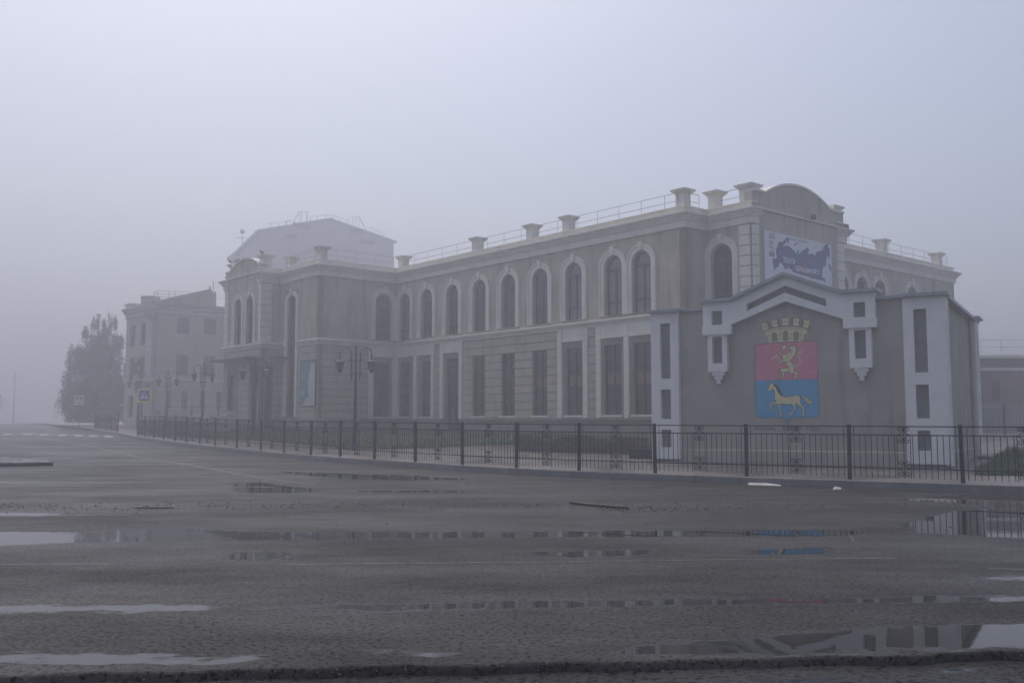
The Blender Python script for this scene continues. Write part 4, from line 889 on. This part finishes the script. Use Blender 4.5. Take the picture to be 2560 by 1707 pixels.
lamp(-28.1, 72, R(15), .99, .98, 'faintest twin-lantern lamp, just above the nearer crossing sign')

# ================================================================ crossing signs
def sign(x, y, w_, zc, label, offx, rz=0.):
    t = thing('crossing_sign', label, 'road sign', (x, y, gz(y)), 'pedestrian crossing signs', rz); WL[t.name] = (0, 0, 0); zb = zc-gz(y); a = w_/2
    q = MB(); q.box(LOC, -a, a, -.02, .0, zb-a, zb+a); bd = q.build('board', 'sign_yellow', t)
    def s2(nm, m_, P_, n_): q = MB(); [q.prism_flat(LOC, p, n_) for p in P_]; o = q.build(nm, m_); o.parent = bd
    k = w_*.37; s2('blue_field', 'sign_blue', [rect(-k, k, zb-k, zb+k)], -.024)
    s2('white_triangle', 'sign_white', [[(-k*.86, zb-k*.68), (k*.86, zb-k*.68), (0, zb+k*.86)]], -.028)
    L_ = lambda pts: [(p[0]*k, zb+p[1]*k) for p in pts]
    s2('walking_figure', 'black', [L_([(-.08,.42),(.06,.42),(.06,.56),(-.08,.56)]), L_([(-.12,.38),(.1,.38),(.14,-.02),(-.02,-.05)]), L_([(-.02,-.02),(.1,-.02),(.42,-.55),(.3,-.55)]), L_([(-.02,-.02),(.12,-.05),(-.2,-.55),(-.32,-.55)]), L_([(-.12,.36),(-.02,.36),(-.2,.02),(-.28,.05)]), L_([(.06,.36),(.12,.3),(.3,.1),(.24,.04)]),
      L_([(-.5,-.6),(-.3,-.6),(-.26,-.66),(-.54,-.66)]), L_([(-.1,-.6),(.1,-.6),(.14,-.66),(-.14,-.66)]), L_([(.3,-.6),(.5,-.6),(.54,-.66),(.26,-.66)])], -.032)
    q = MB(); q.tube([(offx, .05, -.05), (offx, .05, zb+a-.1)], .035, 8); q.build('post', 'metal_dark', t)
sign(-23.05, 60, .88, 3.12, 'nearer yellow-edged blue pedestrian crossing sign at the end of the railing', -.38)
sign(-38.7, 85.6, .86, 3.45, 'farther, smaller pedestrian crossing sign in front of the big tree', .05)

# ================================================================ trees, hedge
def quad(mb, c, s_, rg_):
    a = Vector((rg_.gauss(0, 1), rg_.gauss(0, 1), rg_.gauss(0, 1))).normalized(); b = a.orthogonal().normalized(); c = Vector(c)
    b = (b + a.cross(b)*rg_.uniform(-1, 1)).normalized(); d = a.cross(b)*.6
    mb.poly([c-b*s_, c-d*s_*.7, c+b*s_, c+d*s_*.7])
def tree(x, y, H_, blobs, n, leafm, label, trunk_r=.16, seed=1, leaf=.09, droop=0., z=None, cat='tree', grp=None, limbs=True):
    rg_ = random.Random(seed); z = gz(y)-.05 if z is None else z
    t = thing('tree', label, cat, (x, y, z), grp)
    q = MB(); top = H_*.82; q.tube([(x+.12*math.sin(k*1.1)*k/6, y+.08*math.cos(k*1.7), z+top*k/8) for k in range(9)], trunk_r, 8, trunk_r*.15)
    if limbs:
        for (bx, by, bz, rx, rz_) in blobs:
            z0 = max(.3*bz, bz-1.2*rx); q.tube([(x, y, z+z0*.8), (x+bx*.45, y+by*.45, z+(z0*.8+bz)*.52), (x+bx, y+by, z+bz)], trunk_r*.4, 5, .015)
            for k in range(5):
                an_ = rg_.uniform(0, 6.3); q.tube([(x+bx*.6, y+by*.6, z+bz*.8), (x+bx+rx*.7*math.cos(an_), y+by+rx*.7*math.sin(an_), z+bz+rg_.uniform(-.4, .7)*rz_)], .03, 4, .008)
    q.build('trunk', 'bark', t)
    q = MB(); tot = sum(b[3]**2*b[4] for b in blobs)
    for (bx, by, bz, rx, rz_) in blobs:
        m_ = int(n*rx*rx*rz_/tot); cl = [(rg_.gauss(0, 1), rg_.gauss(0, 1), rg_.gauss(0, 1)) for _ in range(max(8, int(rx*rx*rz_*9)))]
        for _ in range(m_):
            c = cl[rg_.randrange(len(cl))]; l = math.sqrt(sum(a*a for a in c)) or 1; rr_ = (.55+.5*((c[0]*7.1+c[1]*3.3) % 1))
            px = bx+c[0]/l*rx*rr_+rg_.gauss(0, .15)*rx*.7; py = by+c[1]/l*rx*rr_+rg_.gauss(0, .15)*rx*.7; pz = bz+c[2]/l*rz_*rr_+rg_.gauss(0, .13)*rz_
            if droop: pz -= droop*rg_.random()**2*max(0, (px*px+py*py)**.5)*.35
            if pz < .25: pz = .25+rg_.random()*.5
            quad(q, (x+px, y+py, z+pz), leaf*rg_.uniform(.6, 1.3), rg_)
    q.build('crown', leafm, t); return t
Xb = -39.8
bt = tree(Xb, 92, 9.9, [(0,.5,1.0,2.2,.8),(-1.6,0,2.0,1.2,1.1),(1.7,.2,2.0,1.1,1.2),(.2,0,7.0,1.2,1.2),(-.5,0,7.4,1.1,1.6),(.8,.2,7.9,.75,1.6),(-.3,0,8.8,.45,.7),(.85,0,9.2,.28,.6),(-1.3,0,6.0,1.3,1.3),(.9,.3,6.1,1.3,1.5),(-.2,-.4,5.2,1.9,1.6),(-1.4,.2,4.2,1.5,1.5),(1.5,.2,4.6,1.4,1.3),(.3,.4,3.3,2.1,1.5),(-1.3,-.3,2.6,1.7,1.4),(1.3,0,2.8,1.6,1.4),(-.2,0,1.5,2.0,1.0),(2.4,.1,5.4,.6,1.0),(2.3,0,3.4,.6,.9),(-2.4,0,3.6,.6,1.0),(-2.1,0,5.6,.5,.7)],
     60000, 'leaf', 'big dense birch with two drooping peaks, left of the old building', .2, 4, .085, 1.2); bt.scale = (1.15,)*3
tree(-31.6, 82, 7.0, [(0,0,5.2,.9,1.3),(.3,0,6.3,.5,.7),(-.4,0,3.9,.8,1.0),(.5,0,3.6,.8,1.1)], 3200, 'leaf_olive', 'small thin tree touching the quoined corner of the old building', .1, 6, .085, .6)
for i, (x, y, H_, s_, lab) in enumerate(((-98,168,8.,11,'farthest left faint tree shape in the fog at the end of the road'),(-84,185,7.,12,'low faint tree shape in the fog beyond the second crossing'),(-106,195,9.,13,'widest faint tree shape dissolving in the fog on the far left'))):
    tree(x, y, H_, [(0,0,H_*.6,1.9,1.6),(1.2,0,H_*.45,1.6,1.4),(-1.4,0,H_*.4,1.6,1.4),(0,0,H_*.85,.9,.9)], 2200, 'leaf', lab, .15, s_, .16, .4, grp='trees lost in the fog')
def hedge(pts, wd, ht, n, m_, label, seed):
    rg_ = random.Random(seed); q = MB(); x0, y0 = pts[0]
    t = thing('hedge', label, 'hedge', (x0, y0, gz(y0))); c = MB(); tt = 0
    for a, b in zip(pts, pts[1:]):
        d, l = dirn(a, b); F = Fr(a, d); z = gz((a[1]+b[1])/2); c.box(F, 0, l, -wd*.36, wd*.36, z, z+ht*.8)
        for _ in range(int(n*l)):
            s_ = rg_.uniform(0, l); bump = .88+.14*math.sin(s_*2.7+a[0]*3)+.06*math.sin(s_*7.1); n_ = rg_.choice((-1, 1))*wd/2*rg_.uniform(.55, 1.05) if rg_.random() < .6 else rg_.uniform(-wd/2, wd/2)
            top = rg_.random() < .45; hz = ht*bump*(rg_.uniform(.85, 1.08) if top else rg_.uniform(.03, .95)); P_ = F(s_, n_, z+hz); quad(q, P_, rg_.uniform(.025, .055), rg_)
    c.build('branches', 'bark', t); q.build('foliage', m_, t)
hedge([(.25,37.6),(2.5,36.3),(4.75,34.9)], .8, .56, 2300, 'leaf_hedge', 'low clipped dark hedge behind the railing left of the annex', 2)
hedge([(-27,76),(-22,68.5),(-19.5,65.8)], .9, .95, 700, 'leaf', 'dark hedge at the back of the lawn before the old three-storey building', 3)
tree(-25.6, 69, 1.6, [(0,0,.8,.7,.6),(.5,0,1.1,.35,.4)], 900, 'leaf', 'round dark bush beside the nearer crossing sign', .04, 8, .05, 0, cat='bush', limbs=False)

# ================================================================ old three-storey building
H0 = adv((0, 0), (1, 0), 0); HP = (-30.1, 80.0)
hb = thing('historic_building', 'pale three-storey old building with quoins and metal roof, left of the theatre', 'building', (HP[0], HP[1], 0))
hd = v; Hf = Fr(adv(HP, hd, 13), mv); HL = 13.
def hp(x, y): s_, z_ = onp(HP, hd, 300+x/5.6, 680+y/5.6); return HL-s_, z_
def hp2(x, y): s_, z_ = onp(HP, hd, 300+x/6.535, 900+y/6.535); return HL-s_, z_
wins = []
for (x0, y0, x1, y1, fn) in ((800,632,970,870,hp),(1180,650,1345,885,hp),(790,1160,945,1450,hp),(1175,1168,1325,1462,hp),(750,495,825,790,hp2),(1015,500,1095,800,hp2),(1310,505,1388,805,hp2),(1580,512,1660,810,hp2)):
    a, za = fn(x0, y0); b, zb = fn(x1, y1); wins.append((min(a, b), max(a, b), min(za, zb), max(za, zb)))
q = MB(); q.prism(Hf, rect(0, HL, 0, 11.6), -.4, 0, [rect(*wv) for wv in wins], back=False)
Hs = Fr(HP, u); 
hw2 = [(2+2.5*k, 3.2+2.5*k, zz, zz+1.9) for k in range(2) for zz in (1.9, 5.2, 8.1)]
q.prism(Hs, rect(0, 6.8, 0, 11.0), -.4, 0, [rect(*wv) for wv in hw2], back=False); q.build('wall', 'historic', hb)
def simple_win(Fx, wv, parent, nm='window', mull=1):
    a, b, c, d_ = wv; q = MB(); q.prism(Fx, rect(a, b, c, d_), -.28, -.18, [rect(a+.06, b-.06, c+.06, d_-.06)]); m_ = (a+b)/2
    q.box(Fx, m_-.03, m_+.03, -.27, -.19, c+.06, d_-.06); q.box(Fx, a+.06, b-.06, -.265, -.185, c+(d_-c)*.62, c+(d_-c)*.62+.06); off = wl(parent); o = q.build(nm, 'frame', parent)
    q = MB(); q.box(Fx, a+.03, b-.03, -.25, -.22, c+.03, d_-.03); q.v = [(x-off[0], y-off[1], z_-off[2]) for x, y, z_ in q.v]; oo = q.build('pane', 'glass_dark'); oo.parent = o
for wv in wins: simple_win(Hf, wv, hb)
for wv in hw2: simple_win(Hs, wv, hb)
q = MB(); hpath = [adv(HP, hd, 13), HP, adv(HP, u, 6.8)]
q.sweep(hpath, [(-.05, 10.6), (.12, 10.65), (.12, 10.95), (.3, 11.1), (.3, 11.2), (.5, 11.35), (.5, 11.5), (-.1, 11.6)]); q.build('cornice', 'historic_trim', hb)
q = MB(); q.sweep(hpath, [(-.05, 4.9), (.14, 4.95), (.14, 5.15), (-.05, 5.2)]); q.build('string_course', 'historic_trim', hb)
q = MB()
for k in range(12):
    z = 5.3+k*.43; q.box(Hs, .15, 1.5, 0, .1, z, z+.36)
q.build('quoins', 'historic_trim', hb)
q = MB(); F = Hf; a0 = hp(450, 440); 
q.prism(Hf, [hp(430,418), hp(1300,226), hp(1335,262), hp(640,425)], -1.6, -.5); q.box(Hf, -.2, HL+.4, .3, .56, 11.4, 11.56); q.build('roof', 'roof_metal', hb)
q = MB(); q.prism(Hf, [hp(640,426), hp(1330,264), hp(1400,262), hp(1400,470), hp(640,470)], -1.4, -.8); q.build('roof_gable', 'historic', hb)
q = MB()                                          # stepped corner gable and roof pedestals along the flank
q.prism(Hs, [(0, 11.4), (0, 12.0), (1.6, 12.0), (1.9, 11.4)], -.5, .35); q.lathe((Hs(.3, .3, 0)[0], Hs(.3, .3, 0)[1], 10.0), [(.1, 0), (.55, .6), (.75, 1.1), (.75, 1.9), (.8, 2.0)], 10)
q.build('corner_turret', 'historic_trim', hb)
for s_, z_, w2 in ((3.2, 10.9, .35), (5.9, 11.3, .6)):
    q = MB(); q.box(Hs, s_-w2, s_+w2, -.8, .2, 11.0, z_+.5); q.box(Hs, s_-w2-.12, s_+w2+.12, -.92, .32, z_+.5, z_+.65); q.build('roof_pedestal', 'historic_trim', hb)
q = MB()
for x in (495, 545, 700, 790): p0, p1 = hp(x, 405), hp(x, 256+(x-495)*.03); q.tube([Hf(p0[0], -.3, p0[1]-.2), Hf(p1[0], -.3, p1[1])], .03, 4)
for y in (255, 297, 338): p0, p1 = hp(545, y), hp(1015-(y-255)*1.8, y+18); q.tube([Hf(p0[0], -.3, p0[1]), Hf(p1[0], -.3, p1[1])], .022, 4)
p0, p1 = hp(490, 345), hp(548, 255); q.tube([Hf(p0[0], -.3, p0[1]), Hf(p1[0], -.3, p1[1])], .022, 4)
for x in (945, 1105, 1265): p0, p1 = hp(x, 470), hp(x, 362+(x-945)*.03); q.tube([Hf(p0[0], .1, p0[1]), Hf(p1[0], .1, p1[1])], .022, 4)
p0, p1 = hp(620, 350), hp(1420, 372); q.tube([Hf(p0[0], .1, p0[1]), Hf(p1[0], .1, p1[1])], .018, 4)
for x, y0, y1, r in ((1322, 420, 180, .07), (1372, 240, 110, .04)): p0, p1 = hp(x, y0), hp(x, y1); q.tube([Hf(p0[0], -1, p0[1]), Hf(p1[0], -1, p1[1])], r, 6)
q.build('roof_railing', 'railing', hb)
q = MB(); p = Hf(HL-.25, .12, 0); q.tube([(p[0], p[1], 1), (p[0], p[1], 10.7)], .07, 6); q.build('downpipe', 'railing', hb)

# ================================================================ stage tower behind the theatre
TP = (-23.75*1.5, 135.0)
def tp(x, y): return onp(TP, v, 540+x/4.704, 480+y/4.704)
class FT:
    def __call__(s, a, n, z): return (TP[0]+v[0]*a+mu[0]*n, TP[1]+v[1]*a+mu[1]*n, z)
FT = FT(); st_ = thing('stage_tower', 'high grey fly tower with a low gable, fading into the fog behind the theatre', 'tower', (TP[0], TP[1], 0))
prof = [tp(512,452), tp(1330,318), tp(2090,592)]; q = MB()
loop = [(prof[0][0], 0), (prof[2][0], 0), prof[2], prof[1], prof[0]]; q.prism(FT, loop, -.4, 0)
s_a, z_a = prof[0]; zb_ = z_a-2.4; q.poly([FT(s_a, 0, 0), FT(s_a, -8.4, 0), FT(s_a, -8.4, zb_), FT(s_a, 0, z_a)]); q.poly([FT(prof[2][0], 0, 0), FT(prof[2][0], -13, 0), FT(prof[2][0], -13, prof[2][1]), FT(prof[2][0], 0, prof[2][1])]); q.build('wall', 'tower', st_)
q = MB(); top = [tp(500,443), tp(1330,308), tp(2118,582)]; q.prism(FT, top+[(p[0], p[1]-.3) for p in top[::-1]], -1.4, .35)
q.prism(Fr(FT(s_a-.1, .35, 0)[:2], u), [(0, top[0][1]-.4), (9.4, top[0][1]-3.1), (9.4, top[0][1]-2.7), (0, top[0][1])], -1.6, .35); q.build('roof', 'roof_metal', st_)
q = MB()
def edge(x): 
    return float(np.interp(x, [500,1330,2118], [443,308,582]))
for x in (650,745,835,1110,1200,1290,1365,1450,1535,1970):
    a = tp(x, edge(x)); b = tp(x+(x > 1340)*12-(x < 1300)*3, edge(x)-48); q.tube([FT(a[0], -.1, a[1]-.1), FT(b[0], -.1, b[1])], .05, 4)
for P_ in ([600,650,745,835,925],[1110,1200,1290,1365,1450,1535],[1890,1970]):
    q.tube([FT(tp(x, edge(x)-48)[0], -.1, tp(x, edge(x)-48)[1]) for x in P_], .04, 4)
def pxtube(pts): q.tube([FT(tp(*p)[0], -.3, tp(*p)[1]) for p in pts], .05, 4)
for P_ in ([(990,360),(990,230),(1095,226),(1085,350)],[(1018,355),(1018,220)],[(1078,345),(1078,226)],[(925,345),(985,235)],[(1575,385),(1575,300),(1605,280),(1698,290),(1690,410)],[(1625,390),(1625,284)],[(1660,400),(1660,288)],[(1700,290),(1765,430),(1790,470)],[(1785,470),(1800,418),(1893,428),(1890,495)],[(830,388),(832,335),(950,352)],[(1850,425),(1850,485)]): pxtube(P_)
q.build('roof_railing', 'tower', st_)
q = MB(); pxtube([(320,650),(320,455)]); p = FT(tp(320,462)[0], -.3, tp(320,462)[1]); q.lathe((p[0], p[1], p[2]-.35), [(.05, 0), (.3, .15), (.36, .35), (.3, .55), (.05, .7)], 8); pxtube([(250,535),(390,540)]); q.build('antenna', 'tower', st_)
q = MB(); s0, z0 = tp(200, 780); s1, _ = tp(318, 780); q.box(FT, s0+.6, s1+1, -1.6, -.3, 0, z0); q.box(FT, s0, s1+1, -2, .1, z0, z0+.5); q.build('side_block', 'tower', st_)
for k, (x0, x1, y0) in enumerate(((820,930,490),(1700,1850,560),(900,1090,365),(1590,1710,430))):
    q = MB(); a, z1 = tp(x0, y0); b, _ = tp(x1, y0); q.box(FT, a, b, .0, .5, z1-.5, z1); q.build('hatch', 'metal_dark', st_)

# ================================================================ brick building on the right
bb = thing('brick_building', 'reddish brick building with a low metal roof in the fog beyond the annex', 'building', (30, 66, 0))
bd_ = (.9986, -.052); BP = (29., 66.); Fbr = Fr(adv(BP, bd_, 30), (-bd_[0], -bd_[1]))
def bp_(x, y): s_, z_ = onp(BP, bd_, 2380+x/3.733, 760+y/3.733); return 30-s_, z_
a, za = bp_(370, 712); b, zb = bp_(455, 900); w1 = (b, a, zb, za)
_, ze = bp_(400, 500); q = MB(); q.prism(Fbr, rect(0, 30, 0, ze), -.4, 0, [rect(*w1), rect(w1[0]-4, w1[1]-4, w1[2], w1[3])], back=False); q.box(Fbr, 29.6, 30, -12, -.4, 0, ze); q.build('wall', 'brick_wall', bb)
simple_win(Fbr, w1, bb); simple_win(Fbr, (w1[0]-4, w1[1]-4, w1[2], w1[3]), bb)
q = MB(); q.box(Fbr, -.2, 30.3, .0, .35, ze-.05, ze+.15); q.box(Fbr, 0, 30.1, 0, .12, ze-.9, ze-.7); q.build('cornice', 'trim', bb)
q = MB(); q.box(Fbr, -.1, 30.1, 0, .25, 0, bp_(300, 925)[1]); q.build('plinth', 'plinth', bb)
q = MB(); q.poly([Fbr(30.3, .3, ze+.15), Fbr(-.2, .3, ze+.15), Fbr(6, -6, ze+2.1), Fbr(30.3, -6, ze+2.1)]); q.build('roof', 'roof_metal', bb)
q = MB()
for k in range(9): q.tube([Fbr(28-k*1.6, -1, ze+.3), Fbr(28-k*1.6, -1, ze+1.3)], .018, 4)
q.tube([Fbr(28, -1, ze+1.3), Fbr(15.2, -1, ze+1.3)], .016, 4); q.tube([Fbr(28, -1, ze+.8), Fbr(15.2, -1, ze+.8)], .016, 4); q.build('roof_railing', 'railing', bb)

# ================================================================ entrance steps, handrails, small objects
q = MB()
for k in range(6): q.box(Fp, -.3, 4.9, .03, 1.6+.32*k, .3 if k < 5 else .25, 1.25-.13*k)
tag(q.build('entrance_steps', 'plinth'), 'grey stone steps leading up to the canopied theatre entrance', 'steps')
for s_, lab in ((.6, 'pale metal handrail nearest the glazed entrance doors'), (2.5, 'pale metal handrail in the middle of the entrance steps'), (4.7, 'pale metal handrail at the far left side of the entrance steps')):
    p = Fp(s_, 1.6, 1.2); t = thing('handrail', lab, 'handrail', p, 'handrails on the entrance steps')
    q = MB(); q.tube([Fp(s_, 1.0, 2.12), Fp(s_, 1.2, 2.12), Fp(s_, 2.4, 1.72)], .02, 6); q.tube([Fp(s_, 1.2, 1.75), Fp(s_, 2.4, 1.35)], .012, 6); q.build('rail', 'steel', t)
    for n_, za, zb in ((1.1, 1.0, 2.12), (2.35, .7, 1.74)):
        q = MB(); q.tube([Fp(s_, n_, za), Fp(s_, n_, zb)], .022, 6); q.build('baluster', 'steel', t)
t = thing('planter_box', 'dark rectangular planter box beside the white left column of the annex', 'planter', (4.35, 31.6, gz(31.6)))
q = MB(); F = Fr((3.95, 31.75), (.94, -.34)); z = gz(31.6); q.prism(F, rect(0, .8, z, z+.3), -.4, 0, back=True); q.box(F, -.03, .83, -.43, .03, z+.27, z+.31); q.build('box', 'metal_dark', t)
q = MB(); rg_ = random.Random(4)
for _ in range(300): quad(q, F(rg_.uniform(.05, .75), rg_.uniform(-.35, -.05), z+.33+rg_.random()*.12), .03, rg_)
q.build('plants', 'leaf_hedge', t)
q = MB(); q.box(Fr((-.05, 44.6), (1, 0)), -.04, .04, -.015, .015, gz(44.6), gz(44.6)+.36); q.prism(Fr((-.05, 44.6), (1, 0)), [(-.04, gz(44.6)+.36), (.04, gz(44.6)+.36), (.06, gz(44.6)+.44), (.0, gz(44.6)+.46)], -.015, .015); tag(q.build('garden_stake', 'paper'), 'small white stake standing in the lawn left of the hedge', 'stake')
def rod(P_, r, name, m_, label, cat): q = MB(); q.tube(P_, r, 6); tag(q.build(name, m_, smooth=True), label, cat)
rod([(1.0,16.72,.035),(1.25,16.42,.03),(1.5,16.13,.034),(1.88,15.68,.03)], [.022,.026,.024,.02], 'wooden_stick', 'stick', 'brown wooden stick lying on the wet road', 'stick')
rod([(-6.2,15.9,.015),(-5.95,15.88,.02),(-5.7,15.92,.012),(-5.55,15.9,.015)], [.01,.014,.012,.006], 'twig', 'stick', 'small dark twig on the road left of the wooden stick', 'twig')
rod([(.65,4.95,-.035),(.85,4.88,-.03),(1.05,4.93,-.025),(1.3,4.9,-.035)], [.004,.006,.005,.003], 'thin_twig', 'stick', 'thin curved twig on the dark asphalt strip in the foreground', 'twig')
q = MB(); P_ = [(5.30,21.65,.012),(5.40,22.05,.05),(5.62,22.0,.06),(5.95,21.4,.03),(5.93,21.25,.012),(5.6,21.5,.01)]
i = len(q.v); q.v += P_ + [(x, y, z+.012) for x, y, z in P_]; q.f += [(0,1,2,5),(5,2,3,4),(6,7,8,11),(11,8,9,10)] + [(k, (k+1) % 6, (k+1) % 6+6, k+6) for k in range(6)]
tag(q.build('paper_sheet', 'paper'), 'flat white scrap of paper lying near the kerb below the coat of arms', 'litter')
q = MB(); x, y = 6.85, 20.35; q.v = [(x-.1,y-.03,.01),(x+.06,y-.05,.015),(x+.12,y+.04,.04),(x-.02,y+.07,.07),(x,y,.05)]; q.f = [(0,1,4),(1,2,4),(2,3,4),(3,0,4)]; tag(q.build('crumpled_paper', 'paper'), 'tiny crumpled white paper on the road right of the flat scrap', 'litter')
# gravel and dirt chips on the road
q = MB(); rg_ = random.Random(21)
def chip(x, y, s_):
    z = h(y); k = 5; ps = [(x+s_*math.cos(6.28*j/k+rg_.random())*rg_.uniform(.6, 1.2), y+s_*math.sin(6.28*j/k+rg_.random())*rg_.uniform(.6, 1.2)) for j in range(k)]
    i = len(q.v); q.v += [(a, b, z-.002) for a, b in ps] + [(x, y, z+s_*rg_.uniform(.5, .9))]; q.f += [(i+j, i+(j+1) % k, i+k) for j in range(k)]
for _ in range(1000):
    x = rg_.uniform(-9, 9); chip(x, 16.6+.02*x+rg_.gauss(0, .4)-.03*abs(x), rg_.uniform(.009, .026))
for _ in range(500): x = rg_.uniform(-12, 10); chip(x, rg_.uniform(12.5, 23) if x < 5 else rg_.uniform(13, 19), rg_.uniform(.006, .022))
for _ in range(260): chip(rg_.uniform(-5, 5), rg_.uniform(6.4, 12), rg_.uniform(.003, .008))
for _ in range(260): x = rg_.uniform(1.4, 3.2); chip(x, 15.7+rg_.gauss(0, .25), rg_.uniform(.01, .03))
tag(q.build('gravel', 'stone'), 'dark grit and small stones washed across the wet road', 'gravel', kind='stuff')
# pigeons on the pavilion pedestals
def pigeon(loc, rz, label):
    t = [(-.17, .02, .012), (-.1, .05, .03), (-.04, .08, .05), (.03, .1, .055), (.08, .13, .045), (.1, .17, .028), (.115, .205, .026), (.14, .215, .02), (.165, .21, .006)]
    q = MB(); q.tube([(a, 0, b) for a, b, _ in t], [c*1.3 for _, _, c in t], 8)
    for s_ in (-1, 1): q.tube([(.01, s_*.02, .06), (.015, s_*.022, 0)], .006, 4)
    o = q.build('pigeon', 'pigeon', smooth=True); o.location = loc; o.rotation_euler = (0, 0, rz); o.scale = (1.2,)*3; tag(o, label, 'bird', 'pigeons on the roof pedestals')
zt_ = ZT+.86+.05; pq = adv(Q, u, .42, -.42); pr = adv(Rr, u, -.35, -.42)
pigeon((pq[0]-.25, pq[1]-.1, zt_-.04), R(150), 'dark pigeon on the pedestal right of the entrance gable')
pigeon((pr[0]-.3, pr[1]-.05, zt_-.04), R(160), 'dark pigeon at the left edge of the far-left pavilion pedestal')
pigeon((pr[0]+.15, pr[1]-.1, zt_-.01), R(20), 'dark pigeon facing right on the far-left pavilion pedestal')
# utility pole lost in the fog
t = thing('utility_pole', 'thin faint utility pole with two crossarms in the fog on the far left', 'utility pole', (-91, 175, gz(175)))
z = gz(175); q = MB(); q.tube([(-91, 175, z), (-91, 175, z+9.2)], .14, 8, .06); q.build('pole', 'metal_dark', t)
for k in range(2): q = MB(); q.box(Fr((-91, 175), (1, 0)), -.5, .5, -.05, .05, z+8.4-k*.7, z+8.5-k*.7); q.build('crossarm', 'metal_dark', t)

# ================================================================ fog
hz = bpy.data.materials.new('fog'); hz.use_nodes = True; t = hz.node_tree; t.nodes.remove(t.nodes['Principled BSDF'])
pv = t.nodes.new('ShaderNodeVolumePrincipled'); pv.inputs['Color'].default_value = (.70, .728, .81, 1); pv.inputs['Density'].default_value = .0082; pv.inputs['Anisotropy'].default_value = .5
t.links.new(pv.outputs[0], t.nodes['Material Output'].inputs['Volume']); MATS['fog'] = hz; hz.cycles.homogeneous_volume = True
q = MB(); q.box(LOC, -420, 420, -420, 420, -1.5, 34); o = q.build('haze', 'fog'); tag(o, 'pale blue-grey fog filling the whole street', 'fog', kind='stuff')
